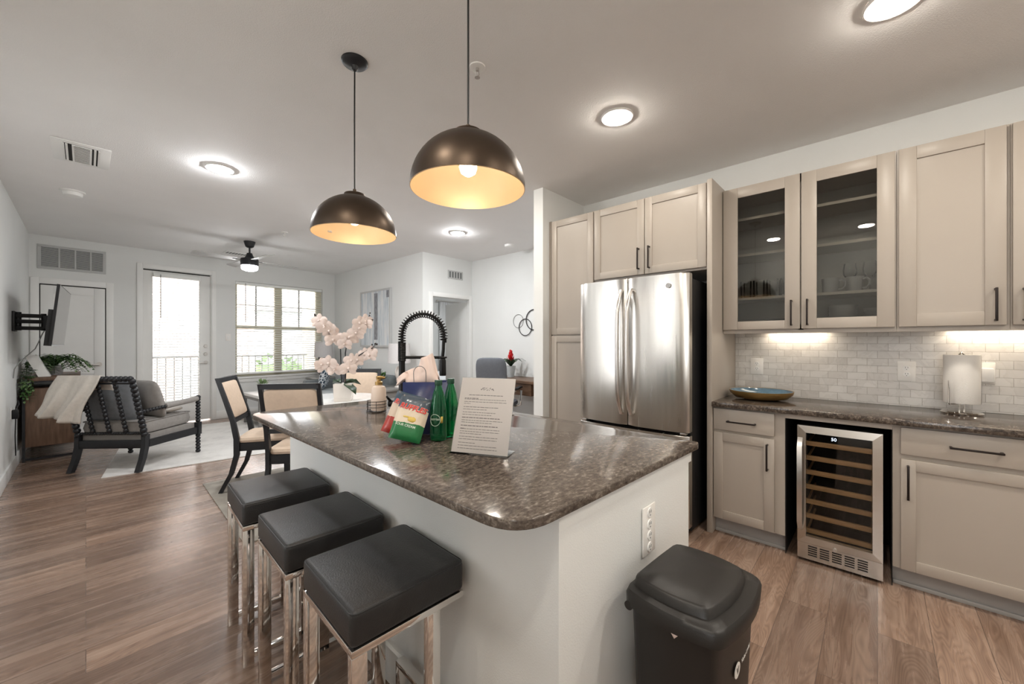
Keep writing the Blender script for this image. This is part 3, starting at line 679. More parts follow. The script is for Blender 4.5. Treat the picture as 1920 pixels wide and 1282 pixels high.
# ---------------------------------------------------------------- kitchen cabinets
XF = 2.95                                                     # plane of the cabinet fronts
def shaker(m, y0, y1, z0, z1, x, th=0.02, rail=0.057, rec=0.009, hole=False):
    """a five piece door facing -x, front plane at x"""
    m.box(x, x + th, y0, y0 + rail, z0, z1, 0.0018); m.box(x, x + th, y1 - rail, y1, z0, z1, 0.0018)
    m.box(x, x + th, y0 + rail, y1 - rail, z0, z0 + rail, 0.0018); m.box(x, x + th, y0 + rail, y1 - rail, z1 - rail, z1, 0.0018)
    if not hole: m.box(x + rec, x + th - 0.002, y0 + rail - 0.002, y1 - rail + 0.002, z0 + rail - 0.002, z1 - rail + 0.002)
    return m
def pull(t, parent, x, p0, p1, name='handle'):
    """square bar pull between two (y, z) ends"""
    m = W(t); a = Vector((x - 0.032, p0[0], p0[1])); b = Vector((x - 0.032, p1[0], p1[1]))
    m.bar(a, b, 0.010, 0.010, up=(1, 0, 0), r=0.002); d = (b - a).normalized()
    for q in (a + d * 0.006, b - d * 0.006): m.bar(q, q + Vector((0.033, 0, 0)), 0.009, 0.009)
    return m.build(name, HANDLE, parent)

# pantry
c = thing('pantry_cabinet', 'tall narrow off-white pantry cabinet between wing wall and refrigerator', 'cabinet', (XF + 0.3, 2.01, 0))
m = W(c); m.box(XF + 0.02, 3.549, 1.783, 2.260, 0.11, 2.444); m.box(XF + 0.08, 3.549, 1.783, 2.260, 0, 0.11); m.box(XF + 0.004, XF + 0.03, 2.236, 2.260, 0.11, 2.444); m.build('body', CAB, c)
d = shaker(W(c), 1.788, 2.230, 1.388, 2.436, XF).build('door', CAB, c); pull(c, d, XF, (1.815, 1.45), (1.815, 1.62))
d = shaker(W(c), 1.788, 2.230, 0.125, 1.376, XF).build('door', CAB, c); pull(c, d, XF, (1.815, 1.08), (1.815, 1.25))
# over the fridge
c = thing('bridge_cabinet', 'off-white two door cabinet above the refrigerator', 'cabinet', (XF + 0.3, 1.33, 1.84))
W(c).box(XF + 0.02, 3.549, 0.875, 1.781, 1.832, 2.444).build('body', CAB, c)
d = shaker(W(c), 1.333, 1.776, 1.848, 2.436, XF).build('door', CAB, c); pull(c, d, XF, (1.374, 1.888), (1.374, 2.055))
d = shaker(W(c), 0.880, 1.327, 1.848, 2.436, XF).build('door', CAB, c); pull(c, d, XF, (1.288, 1.886), (1.288, 2.058))
tag(MB().box(XF - 0.012, 3.549, 0.838, 0.872, 0.0, 2.452, 0.002).build('refrigerator_gable', CAB), 'tall off-white end panel right of the refrigerator', 'panel')

# upper cabinets
XU = 3.18; ZB, ZT = 1.400, 2.432
def upper_box(m, y0, y1, th=0.018):
    m.box(XU + 0.022, 3.549, y0, y0 + th, ZB, ZT); m.box(XU + 0.022, 3.549, y1 - th, y1, ZB, ZT)
    m.box(XU + 0.022, XU + 0.040, y0, y1, ZB - 0.020, ZB - 0.0001); m.box(XU + 0.022, 3.549, y0 + th, y1 - th, ZB, ZB + th + 0.02); m.box(XU + 0.022, 3.549, y0 + th, y1 - th, ZT - th - 0.04, ZT)
    return m
c = thing('glass_cabinet', 'off-white wall cabinet with two glass doors', 'cabinet', (3.36, 0.37, ZB))
m = upper_box(W(c), -0.080, 0.836); m.box(XU + 0.022, XU + 0.05, 0.356, 0.384, ZB, ZT); m.build('body', CAB, c)
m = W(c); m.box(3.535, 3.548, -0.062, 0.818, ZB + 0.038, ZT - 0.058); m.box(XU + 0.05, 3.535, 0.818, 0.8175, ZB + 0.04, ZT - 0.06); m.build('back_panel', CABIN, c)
SHZ = (1.640, 1.955, 2.215)
for z in SHZ: W(c).box(XU + 0.055, 3.534, -0.061, 0.817, z - 0.018, z).build('shelf', CAB, c)
def glass_door(t, y0, y1, ys0, ys1, z0, z1, zg0, zg1):
    m = W(t); x = XU
    m.box(x, x + 0.02, y0, ys0, z0, z1, 0.002); m.box(x, x + 0.02, ys1, y1, z0, z1, 0.002); m.box(x, x + 0.02, ys0, ys1, z0, zg0, 0.002); m.box(x, x + 0.02, ys0, ys1, zg1, z1, 0.002)
    d = m.build('door', CAB, t); W(t).box(x + 0.010, x + 0.013, ys0, ys1, zg0, zg1).build('glass_pane', CABGLASS, d)
    return d
d = glass_door(c, 0.374, 0.832, 0.456, 0.738, ZB + 0.008, ZT - 0.006, 1.466, 2.352); pull(c, d, XU, (0.418, 1.428), (0.418, 1.597))
d = glass_door(c, -0.074, 0.366, 0.003, 0.286, ZB + 0.008, ZT - 0.006, 1.474, 2.350); pull(c, d, XU, (0.333, 1.429), (0.333, 1.598))
c = thing('wall_cabinet', 'off-white single door wall cabinet right of the glass doors', 'cabinet', (3.36, -0.29, ZB))
m = W(c); m.box(XU + 0.022, 3.549, -0.495, -0.082, ZB, ZT); m.box(XU + 0.022, XU + 0.040, -0.495, -0.082, ZB - 0.020, ZB - 0.0001); m.build('body', CAB, c)
d = shaker(W(c), -0.482, -0.090, ZB + 0.008, ZT - 0.006, XU, rail=0.072).build('door', CAB, c); pull(c, d, XU, (-0.445, 1.427), (-0.445, 1.598))
c = thing('wall_cabinet', 'off-white wall cabinet cut off by the right picture edge', 'cabinet', (3.36, -0.75, ZB))
m = W(c); m.box(XU + 0.022, 3.549, -1.00, -0.497, ZB, ZT); m.box(XU + 0.022, XU + 0.040, -1.00, -0.497, ZB - 0.020, ZB - 0.0001); m.build('body', CAB, c)
d = shaker(W(c), -0.985, -0.502, ZB + 0.008, ZT - 0.006, XU, rail=0.072).build('door', CAB, c); pull(c, d, XU, (-0.536, 1.425), (-0.536, 1.592))
for i, (y0, y1, lb) in enumerate(((0.24, 0.62, 'slim lit lamp under the glass door cabinet'), (-0.78, -0.30, 'slim lit lamp under the right wall cabinets'))):
    t = thing('undercabinet_light', lb, 'light', (3.49, (y0 + y1) / 2, ZB))
    W(t).box(3.46, 3.525, y0, y1, ZB - 0.007, ZB - 0.0005, 0.001).build('housing', PLASTICW, t)
    W(t).box(3.465, 3.52, y0 + 0.01, y1 - 0.01, ZB - 0.009, ZB - 0.007).build('diffuser', LENSC, t)

# base cabinets
def base_body(t, y0, y1):
    m = W(t); m.box(XF + 0.02, 3.549, y0, y1, 0.108, 0.878); m.build('body', CAB, t)
    m = W(t); m.box(3.02, 3.549, y0 + 0.001, y1 - 0.001, 0.0, 0.1075); m.box(3.008, 3.02, y0 + 0.001, y1 - 0.001, 0.0, 0.022, 0.003); m.build('toe_kick', KICK, t)
c = thing('base_cabinet', 'off-white narrow base cabinet left of the wine cooler', 'cabinet', (3.25, 0.64, 0))
base_body(c, 0.424, 0.837)
d = W(c).box(XF, XF + 0.0195, 0.478, 0.832, 0.722, 0.866, 0.002).build('drawer', CAB, c); pull(c, d, XF, (0.746, 0.786), (0.575, 0.786))
d = shaker(W(c), 0.478, 0.832, 0.114, 0.703, XF).build('door', CAB, c); pull(c, d, XF, (0.514, 0.503), (0.514, 0.672))
c = thing('base_cabinet', 'off-white wide base cabinet right of the wine cooler', 'cabinet', (3.25, -0.33, 0))
base_body(c, -0.62, -0.060)
d = W(c).box(XF, XF + 0.0195, -0.614, -0.091, 0.724, 0.866, 0.002).build('drawer', CAB, c); pull(c, d, XF, (-0.263, 0.793), (-0.438, 0.793))
d = shaker(W(c), -0.614, -0.091, 0.112, 0.698, XF).build('door', CAB, c); pull(c, d, XF, (-0.118, 0.492), (-0.118, 0.671))
c = thing('base_cabinet', 'off-white base cabinet mostly beyond the right picture edge', 'cabinet', (3.25, -1.0, 0))
base_body(c, -1.5, -0.622)
d = W(c).box(XF, XF + 0.0195, -1.49, -0.63, 0.724, 0.866, 0.002).build('drawer', CAB, c); pull(c, d, XF, (-0.97, 0.793), (-1.15, 0.793))
d = shaker(W(c), -1.06, -0.63, 0.112, 0.698, XF).build('door', CAB, c); d = shaker(W(c), -1.49, -1.066, 0.112, 0.698, XF).build('door', CAB, c)
c = thing('cooler_niche', 'dark niche with off-white top rail round the wine cooler', 'niche', (3.25, 0.18, 0))
W(c).box(XF + 0.002, XF + 0.02, -0.059, 0.423, 0.848, 0.878).build('top_rail', CAB, c)
m = W(c); m.box(XF + 0.022, 3.548, -0.0595, -0.056, 0.0, 0.878); m.box(XF + 0.022, 3.548, 0.420, 0.4235, 0.0, 0.878); m.box(3.544, 3.548, -0.056, 0.42, 0, 0.878); m.box(XF + 0.022, 3.544, -0.056, 0.42, 0.873, 0.878); m.build('lining', DARKVOID, c)

# wine cooler
c = thing('wine_cooler', 'stainless wine cooler with glass door and seven wooden shelves', 'wine cooler', (3.2, 0.165, 0))
y0, y1 = -0.022, 0.358
m = W(c); m.box(2.985, 3.50, y0 + 0.004, y1 - 0.004, 0.03, 0.055); m.box(2.985, 3.50, y0 + 0.004, y1 - 0.004, 0.79, 0.815); m.box(2.985, 3.50, y0 + 0.004, y0 + 0.03, 0.055, 0.79); m.box(2.985, 3.50, y1 - 0.03, y1 - 0.004, 0.055, 0.79); m.box(3.48, 3.50, y0, y1, 0.05, 0.8)
m.box(3.0, 3.45, y0 + 0.02, y1 - 0.02, 0.0, 0.03); m.build('cabinet_shell', DARKVOID, c)
def mitred(m, x0, x1, a0, a1, b0, b1, w):
    o = [(a0, b0), (a1, b0), (a1, b1), (a0, b1)]; i = [(a0 + w, b0 + w), (a1 - w, b0 + w), (a1 - w, b1 - w), (a0 + w, b1 - w)]
    for k in range(4):
        q = [o[k], o[(k + 1) % 4], i[(k + 1) % 4], i[k]]
        xs = [x0, x0, x0 - 0.004, x0 - 0.004]
        m.raw([(xs[j], q[j][0], q[j][1]) for j in range(4)] + [(x1, p[0], p[1]) for p in q], [(0, 1, 2, 3), (7, 6, 5, 4), (0, 4, 5, 1), (1, 5, 6, 2), (2, 6, 7, 3), (3, 7, 4, 0)])
    return m
dr = mitred(W(c), 2.94, 2.975, y0, y1, 0.115, 0.818, 0.042).build('door_frame', STEELC, c)
W(c).box(2.950, 2.955, y0 + 0.04, y1 - 0.04, 0.156, 0.777).build('glass_pane', COOLGLASS, dr)
m = W(c); hp = [(2.937, 0.745), (2.900, 0.690), (2.900, 0.245), (2.937, 0.190)]; q = [(x, z) for x, z in hp] + [(x + 0.010 if i in (1, 2) else x + 0.0, z + (-0.012 if i == 0 else 0.012 if i == 3 else (-0.004 if i == 1 else 0.004))) for i, (x, z) in reversed(list(enumerate(hp)))]
m.raw([(x, yy, z) for yy in (0.331, 0.356) for x, z in q], [(0, 1, 6, 7), (1, 2, 5, 6), (2, 3, 4, 5), (15, 14, 9, 8), (14, 13, 10, 9), (13, 12, 11, 10)] + [(i, (i + 1) % 8, 8 + (i + 1) % 8, 8 + i) for i in range(8)]); m.build('handle', NICKEL, dr)
for k, z in enumerate((0.705, 0.617, 0.530, 0.442, 0.353, 0.265, 0.175)):
    m = W(c); m.box(2.985, 3.003, y0 + 0.038, y1 - 0.038, z - 0.014, z + 0.014, 0.002); m.box(3.003, 3.40, y0 + 0.04, y0 + 0.05, z - 0.006, z + 0.004); m.box(3.003, 3.40, y1 - 0.05, y1 - 0.04, z - 0.006, z + 0.004); m.build('shelf', WOODC, c)
m = W(c); m.box(2.945, 2.985, y0, y1, 0.018, 0.112); g = m.build('lower_grille', STEELC, c)
m = W(c)
for a in range(5):
    for b in range(5): yy = y1 - 0.052 - a * 0.056; m.box(2.9435, 2.9455, yy - 0.043, yy, 0.042 + b * 0.013, 0.049 + b * 0.013)
m.build('vent_slots', DARKVOID, g)
m = W(c); m.cyl((2.946, 0.180, 0.118), (2.930, 0.180, 0.118), 0.009, n=14); m.build('lock', NICKEL, dr)
T = frame_T(Vector((2.9485, 0.186, 0.752)) - c.location, (0, -1, 0), (0, 0, 1)); lettering('50', 0.026, DISPLAY, c, T, 'temperature_display')

# refrigerator
c = thing('refrigerator', 'stainless french door refrigerator with black sides', 'refrigerator', (3.15, 1.34, 0))
y0, y1, ym = 0.916, 1.764, 1.3445
W(c).box(2.80, 3.50, y0 + 0.012, y1 - 0.012, 0.03, 1.755, 0.004).build('case', BLACKM, c)
def bowed(m, a0, a1, z0, z1, x0=2.690, depth=0.085):
    n = 14; Pf = []
    for i in range(n + 1):
        t = i / n; yy = a0 + (a1 - a0) * t
        g = (yy - (y0 + y1) / 2) / ((y1 - y0) / 2)              # the pair of doors bows as one
        e = min(t, 1 - t) * (a1 - a0); rnd = 0.012 * max(0, 1 - e / 0.012) ** 2
        Pf.append((x0 + 0.022 * g * g + rnd, yy))
    poly = Pf + [(x0 + depth, a1), (x0 + depth, a0)]
    return m.quadslab(poly, z0, z1, 0.006, 3)
hd = []
dl = bowed(W(c), ym + 0.003, y1, 0.712, 1.785).build('door', STEEL, c, sharp=30)
drr = bowed(W(c), y0, ym - 0.003, 0.712, 1.785).build('door', STEEL, c, sharp=30)
W(c).box(2.775, 2.80, y0 + 0.01, y1 - 0.01, 0.07, 1.76).build('door_gasket', BLACKM, c)
dz = bowed(W(c), y0, y1, 0.075, 0.690).build('freezer_drawer', STEEL, c, sharp=30)
m = W(c); m.tube([(2.69, y1 - 0.10, 0.61), (2.625, y1 - 0.12, 0.62), (2.61, 1.34, 0.625), (2.625, y0 + 0.12, 0.62), (2.69, y0 + 0.10, 0.61)], 0.016, 10); m.build('handle', STEEL, dz)
for d, yy in ((dl, 1.382), (drr, 1.307)):
    m = W(c); pts = []; 
    for i in range(17):
        t = i / 16; bow = math.sin(math.pi * t); x = 2.683 - 0.012 - 0.052 * min(1, bow * 2.2) ** 0.8 - 0.012 * bow
        pts.append((x, yy, 0.80 + 0.895 * t))
    m.tube([(2.692, yy, 0.80)] + pts + [(2.692, yy, 1.695)], 0.0145, 12); m.build('handle', NICKEL, d)
m = W(c); m.cyl((2.6935, 1.045, 1.704), (2.690, 1.045, 1.704), 0.017, n=24); bdg = m.build('badge', NICKEL, drr)
m = W(c); m.ring((2.6895, 1.045, 1.704), 0.0135, 0.0011, 'x', 24, 6)
m.tube([(2.689, 1.045 + 0.0085 * math.cos(a * 0.6), 1.704 + 0.0085 * math.sin(a * 0.6)) for a in range(9)], 0.001, 5); m.tube([(2.689, 1.050, 1.698), (2.689, 1.045, 1.709), (2.689, 1.040, 1.698)], 0.001, 5); m.build('badge_emblem', GRILD, bdg)
for yy in (y0 + 0.03, y1 - 0.07): W(c).box(2.72, 2.86, yy, yy + 0.045, 1.756, 1.788, 0.004).build('hinge_cover', GRILD, c)
for yy in (y0 + 0.02, y1 - 0.06): W(c).box(2.715, 2.76, yy, yy + 0.04, 0.696, 0.709, 0.002).build('lower_hinge', NICKEL, c)
W(c).box(2.80, 3.40, y0 + 0.05, y1 - 0.05, 0.0, 0.03).build('base_plinth', BLACKM, c)

# counter, backsplash, outlets
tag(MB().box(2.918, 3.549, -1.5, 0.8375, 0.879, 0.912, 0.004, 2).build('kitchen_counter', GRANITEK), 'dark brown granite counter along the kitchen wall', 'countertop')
struct(MB().box(3.541, 3.5495, -1.5, 0.837, 0.9125, 1.399).build('wall_backsplash', TILE), 'white marble subway tile backsplash', 'backsplash')
def outlet(name, label, x, y, z, wd=0.078, h=0.125, dupl=1):
    t = thing(name, label, 'outlet', (x, y, z))
    m = MB(); m.box(-0.006, -0.0005, -wd / 2, wd / 2, -h / 2, h / 2, 0.0025); m.build('cover_plate', IVORY, t)
    for q in range(dupl):
        zo = 0 if dupl == 1 else (-0.038 + 0.076 * q)
        for dz in (0.0195, -0.0195):
            s = MB(); s.lathe([(0.0, -0.0085), (0.0155, -0.0085), (0.0165, -0.006)], (0, 0, zo + dz), 20, Matrix.Rotation(R(90), 4, 'Y')); f = s.build('socket', PLASTICW, t)
            s = MB(); s.box(-0.0093, -0.0083, 0.0045, 0.0065, zo + dz - 0.001, zo + dz + 0.008); s.box(-0.0093, -0.0083, -0.0065, -0.0045, zo + dz - 0.001, zo + dz + 0.008); s.cyl((-0.0083, 0, zo + dz - 0.008), (-0.0093, 0, zo + dz - 0.008), 0.0024, n=8); s.build('slots', GRILD, f)
    return t
outlet('power_outlet', 'white outlet on the tile above the gold bowl', 3.541, 0.687, 1.133, 0.084)
outlet('power_outlet', 'white outlet on the tile left of the paper towels', 3.541, -0.135, 1.135, 0.082)
t = thing('plug_in_adapter', 'white plug-in adapter on the tile behind paper towels', 'adapter', (3.541, -0.455, 1.14))
m = MB(); m.box(-0.006, -0.0005, -0.04, 0.04, -0.062, 0.062, 0.002); m.build('cover_plate', IVORY, t)
m = MB(); m.box(-0.045, -0.006, -0.032, 0.025, -0.05, 0.03, 0.008); m.build('body', PLASTICW, t)
t = outlet('power_outlet', 'tall white double outlet on the island end above trash bin', 1.282, 0.5655, 0.693, 0.088, 0.160, 2); t.rotation_euler = (0, 0, R(90 - 2.0))

# gold bowl, paper towels
t = thing('shallow_bowl', 'shallow gold bowl with blue glazed inside on the counter', 'bowl', (3.285, 0.615, 0.9125))
m = MB(); m.lathe([(0.0, 0.0), (0.10, 0.0), (0.16, 0.012), (0.192, 0.042), (0.197, 0.062), (0.194, 0.062), (0.188, 0.044), (0.158, 0.0165)], n=48); m.build('outer_shell', GOLDB, t)
m = MB(); m.lathe([(0.1935, 0.0605), (0.1865, 0.044), (0.157, 0.018), (0.10, 0.006), (0.0, 0.005)], n=48); m.build('glazed_inside', BLUEG, t)
t = thing('paper_towel_holder', 'chrome stand holding a white paper towel roll', 'paper towel holder', (3.395, -0.352, 0.9125), R(-36))
m = MB(); m.lathe([(0.0, 0.0), (0.082, 0.0), (0.085, 0.006), (0.08, 0.012), (0.05, 0.016), (0.0, 0.017)], n=36); m.build('base', CHROME, t)
m = MB(); m.tube([(0.018, 0, 0.014), (0.018, 0, 0.335)], 0.004, 8); m.tube([(-0.018, 0, 0.014), (-0.018, 0, 0.335)], 0.004, 8); m.tube([(0.018, 0, 0.335), (0.0, 0, 0.352), (-0.018, 0, 0.335)], 0.004, 8); m.build('post', CHROME, t)
m = MB(); m.tube([(-0.02, 0, 0.055), (-0.088, 0, 0.055), (-0.096, 0, 0.062), (-0.096, 0, 0.19)], 0.0035, 8); m.tube([(0.02, 0, 0.055), (0.088, 0, 0.055), (0.096, 0, 0.062), (0.096, 0, 0.11)], 0.0035, 8); m.build('side_arm', CHROME, t)
m = MB(); m.lathe([(0.024, 0.06), (0.070, 0.06), (0.0725, 0.064), (0.0725, 0.331), (0.070, 0.335), (0.024, 0.335)], n=40, close=True); m.sheet(lambda u, v: (0.0735 * math.cos(R(-60) + u * R(70)), 0.0735 * math.sin(R(-60) + u * R(70)), 0.061 + 0.273 * v), 12, 1); m.build('paper_roll', PAPERT, t)

# ---------------------------------------------------------------- things inside the glass cabinet
def place(kind_fn, spots, labels, group):
    proto = None
    for (p, rz), lb in zip(spots, labels):
        o = kind_fn() if proto is None else copy_tree(proto)
        proto = proto or o; o.location = p; o.rotation_euler = (0, 0, rz); o['label'] = lb
        if group: o['group'] = group
    return proto
def tumbler():
    t = thing('drinking_glass', 'clear tumbler', 'glass')
    MB().lathe([(0.0, 0.0), (0.031, 0.0), (0.034, 0.02), (0.037, 0.125), (0.035, 0.125), (0.032, 0.025), (0.028, 0.012), (0.0, 0.011)], n=20).build('glass_body', DRINK, t)
    return t
sp = [((3.32 + 0.10 * (k % 2), 0.715 - 0.083 * (k // 2), SHZ[0] + 0.0005), 0) for k in range(8)]
lb = ['clear drinking glass on left glass door shelf, %s row, %s from the left' % (r, n) for n in ('first', 'second', 'third', 'fourth') for r in ('front', 'rear')]
place(tumbler, sp, lb, 'drinking glasses in the cabinet')
def mug():
    t = thing('mug', 'grey mug', 'mug')
    MB().lathe([(0.0, 0.0), (0.038, 0.0), (0.042, 0.006), (0.047, 0.092), (0.044, 0.092), (0.039, 0.012), (0.0, 0.010)], n=28).build('cup', GREYC, t)
    MB().tube([(0, -0.043, 0.076), (0, -0.062, 0.08), (0, -0.076, 0.064), (0, -0.076, 0.036), (0, -0.062, 0.020), (0, -0.042, 0.020)], 0.0065, 8).build('handle', GREYC, t)
    return t
place(mug, [((3.30, 0.225, SHZ[0] + 0.0005), R(-14)), ((3.315, 0.108, SHZ[0] + 0.0005), R(-18))], ['grey mug at the left on the right glass door shelf', 'grey mug beside the wine glasses on the shelf'], 'grey mugs')
def wineglass():
    t = thing('wine_glass', 'clear stemmed wine glass', 'wine glass')
    MB().lathe([(0.0, 0.0), (0.034, 0.001), (0.030, 0.004), (0.004, 0.010), (0.0035, 0.085), (0.02, 0.10), (0.036, 0.13), (0.038, 0.155), (0.032, 0.20), (0.031, 0.20), (0.0365, 0.155), (0.034, 0.13), (0.018, 0.104), (0.0, 0.097)], n=20).build('glass_body', DRINK, t)
    return t
place(wineglass, [((3.46, 0.135, SHZ[0] + 0.0005), 0), ((3.44, 0.035, SHZ[0] + 0.0005), 0)], ['stemmed wine glass behind the two grey mugs', 'stemmed wine glass at the right end of mug shelf'], 'wine glasses in the cabinet')
def plate(r=0.125):
    return lambda: MB().lathe([(0.0, 0.0), (r * .6, 0.0), (r, 0.014), (r, 0.017), (r * .62, 0.006), (0.0, 0.005)], n=36).build('plate', GREYC)
ordn = ['bottom', 'second', 'third', 'fourth', 'fifth', 'top']
p0 = None
for k in range(5):
    o = plate()() if p0 is None else p0.copy()
    if p0 is None: p0 = o
    else: COL.objects.link(o)
    o.location = (3.37, 0.60, 1.4385 + 0.0075 * k); tag(o, 'grey plate in the stack behind left glass door, %s one' % (ordn[k] if k < 4 else 'top'), 'plate', 'stacked grey plates')
def bowlm(r, h): return MB().lathe([(0.0, 0.0), (r * .45, 0.0), (r * .5, 0.006), (r * .9, h * .6), (r, h), (r * .96, h), (r * .85, h * .6), (r * .45, 0.012), (0.0, 0.011)], n=36).build('bowl', GREYC)
for (x, y, r, h, n, where) in ((3.34, 0.165, 0.075, 0.055, 4, 'wide'), (3.33, 0.010, 0.058, 0.05, 3, 'small')):
    p0 = None
    for k in range(n):
        o = bowlm(r, h) if p0 is None else p0.copy()
        if p0 is None: p0 = o
        else: COL.objects.link(o)
        o.location = (x, y, 1.4385 + 0.021 * k); tag(o, '%s grey bowl in the cabinet stack, %s one' % (where, ['bottom', 'second', 'third', 'top'][k] if k < n - 1 else 'top'), 'bowl', 'stacked grey bowls')
# ---------------------------------------------------------------- island
def arc(c, r, a0, a1, n=8): return [(c[0] + r * math.cos(a0 + (a1 - a0) * i / n), c[1] + r * math.sin(a0 + (a1 - a0) * i / n)) for i in range(n + 1)]
def rounded(poly, rs, n=8):
    out = []; k = len(poly)
    for i in range(k):
        p, a, b = Vector(poly[i]), Vector(poly[i - 1]), Vector(poly[(i + 1) % k]); r = rs[i]
        if r <= 0: out.append(tuple(p)); continue
        d0, d1 = (a - p).normalized(), (b - p).normalized()
        for j in range(n + 1):
            t = j / n; q0, q1 = p + d0 * r, p + d1 * r
            q = q0 * (1 - t) ** 2 + p * 2 * t * (1 - t) + q1 * t ** 2; out.append(tuple(q))
    return out
SX0, SX1, SY0, SY1 = 1.285, 1.615, 1.47, 2.15
m = MB(); bm = m.bm
outer = rounded([(0.637, 0.574), (1.693, 0.527), (1.700, 2.575), (0.627, 2.640)], [0.12, 0.03, 0.05, 0.13])
hole = rounded([(SX0, SY0), (SX1, SY0), (SX1, SY1), (SX0, SY1)], [0.02] * 4, 4)
vo = [bm.verts.new((x, y, 0.889)) for x, y in outer]; vh = [bm.verts.new((x, y, 0.889)) for x, y in hole]
es = [bm.edges.new((vo[i], vo[(i + 1) % len(vo)])) for i in range(len(vo))] + [bm.edges.new((vh[i], vh[(i + 1) % len(vh)])) for i in range(len(vh))]
bmesh.ops.triangle_fill(bm, use_beauty=True, use_dissolve=False, edges=es)
r_ = bmesh.ops.extrude_face_region(bm, geom=bm.faces[:]); bmesh.ops.translate(bm, vec=(0, 0, 0.026), verts=[g for g in r_['geom'] if isinstance(g, bmesh.types.BMVert)])
rim = [e for e in bm.edges if len(e.link_faces) == 2 and abs(e.verts[0].co.z - e.verts[1].co.z) < 1e-6 and abs(e.link_faces[0].normal.dot(e.link_faces[1].normal)) < 0.5]
bm.normal_update()
rim = [e for e in bm.edges if len(e.link_faces) == 2 and abs(e.verts[0].co.z - e.verts[1].co.z) < 1e-6 and e.calc_face_angle(0) > 1.0]
bmesh.ops.bevel(bm, geom=rim, offset=0.004, segments=3, affect='EDGES', profile=0.5)
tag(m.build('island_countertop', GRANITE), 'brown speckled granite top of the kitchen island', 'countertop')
t = thing('kitchen_island', 'painted island base under the granite top', 'island', (1.2, 1.5, 0))
m = W(t); m.quadslab([(0.808, 0.588), (1.630, 0.552), (1.630, 2.49), (0.812, 2.52)], 0.0, 0.842); m.build('half_wall', WALL, t)
m = W(t); m.quadslab([(0.806, 0.586), (1.652, 0.549), (1.652, 2.50), (0.810, 2.522)], 0.842, 0.8885); m.build('support_strip', WALL, t)
m = W(t); m.quadslab([(0.796, 0.576), (0.808, 0.576), (0.812, 2.53), (0.800, 2.53)], 0, 0.135); m.quadslab([(0.796, 0.576), (1.635, 0.540), (1.635, 0.552), (0.808, 0.588)], 0, 0.135); m.build('baseboard', TRIM, t)
for k in range(4):
    a, b = 0.60 + k * 0.47, 0.60 + k * 0.47 + 0.46
    m = W(t); m.box(1.630, 1.650, a, b, 0.11, 0.84, 0.002); m.box(1.650, 1.654, a + .06, b - .06, 0.11, 0.115); m.build('door', CAB, t)
s = thing('sink', 'black undermount sink set into the island top', 'sink', ((SX0 + SX1) / 2, (SY0 + SY1) / 2, 0.66))
m = W(s); x0, x1, y0, y1, zb, zt = SX0 - 0.008, SX1 + 0.008, SY0 - 0.008, SY1 + 0.008, 0.67, 0.8885
# basin is sunk into the base: the base is cut open for it below
m.raw([(x0, y0, zt), (x1, y0, zt), (x1, y1, zt), (x0, y1, zt), (x0, y0, zb), (x1, y0, zb), (x1, y1, zb), (x0, y1, zb)], [(0, 4, 5, 1), (1, 5, 6, 2), (2, 6, 7, 3), (3, 7, 4, 0), (4, 7, 6, 5)])
m.build('basin', SINKM, s, solid=0.004)
m = W(s); m.lathe([(0, 0.676), (0.04, 0.676), (0.045, 0.674)], ((x0 + x1) / 2, (y0 + y1) / 2, 0), 24); m.build('drain', NICKEL, s)
for nm in ('half_wall', 'support_strip'):
    o = [c for c in t.children if c.name.startswith(nm)][0]
    cut = MB((t.location)).box(x0 - .004, x1 + .004, y0 - .004, y1 + .004, zb - .004, 1.0).build('cutter', SINKM)
    md = o.modifiers.new('sink_opening', 'BOOLEAN'); md.operation = 'DIFFERENCE'; md.solver = 'EXACT'; md.object = cut; cut.parent = t
    bpy.context.view_layer.update(); dg = bpy.context.evaluated_depsgraph_get()
    me = bpy.data.meshes.new_from_object(o.evaluated_get(dg)); o.modifiers.clear(); o.data = me
    bpy.data.objects.remove(cut)

ITOP = 0.9155
# faucet
FX, FY = 1.222, 1.985
t = thing('kitchen_faucet', 'matte black pull-down faucet with coiled spring spout', 'faucet', (FX, FY, ITOP), R(-47.2))
m = MB(); m.lathe([(0.0, 0.0), (0.030, 0.0), (0.030, 0.010), (0.022, 0.014), (0.022, 0.10), (0.019, 0.11), (0.0175, 0.30), (0.0, 0.30)], n=24); m.build('stem', SPRING, t)
m = MB(); m.tube([(-0.015, 0, 0.055), (-0.075, 0, 0.055)], 0.019, 14); m.tube([(-0.06, 0, 0.055), (-0.066, -0.01, 0.075), (-0.07, -0.05, 0.10)], [0.010, 0.008, 0.006], 10); m.build('lever', SPRING, t)
m = MB(); m.tube([(0, 0, 0.295 + 0.004 * k) for k in range(28)], [0.021 + (0.0016 if k % 2 else 0) for k in range(28)], 20); m.build('ribbed_sleeve', SPRING, t)
RR = 0.119; zc = 0.445
path = [Vector((0, 0, z)) for z in (0.40, 0.42)] + [Vector((RR - RR * math.cos(a), 0, zc + RR * math.sin(a))) for a in [math.pi * i / 30 for i in range(31)]] + [Vector((2 * RR, 0, zc - 0.03))]
m = MB(); m.tube(path, 0.0085, 10); m.tube([(2 * RR, 0, zc - .02), (2 * RR - .003, 0, 0.36), (2 * RR - .008, 0, 0.31)], 0.0095, 10); m.build('hose', SPRING, t)
def along(pts, s_):
    L = [0]
    for i in range(1, len(pts)): L.append(L[-1] + (pts[i] - pts[i - 1]).length)
    q = s_ * L[-1]
    for i in range(1, len(pts)):
        if q <= L[i] + 1e-9:
            f = (q - L[i - 1]) / (L[i] - L[i - 1]); return pts[i - 1].lerp(pts[i], f), (pts[i] - pts[i - 1]).normalized()
    return pts[-1], (pts[-1] - pts[-2]).normalized()
m = MB(); turns = 30; hp = []
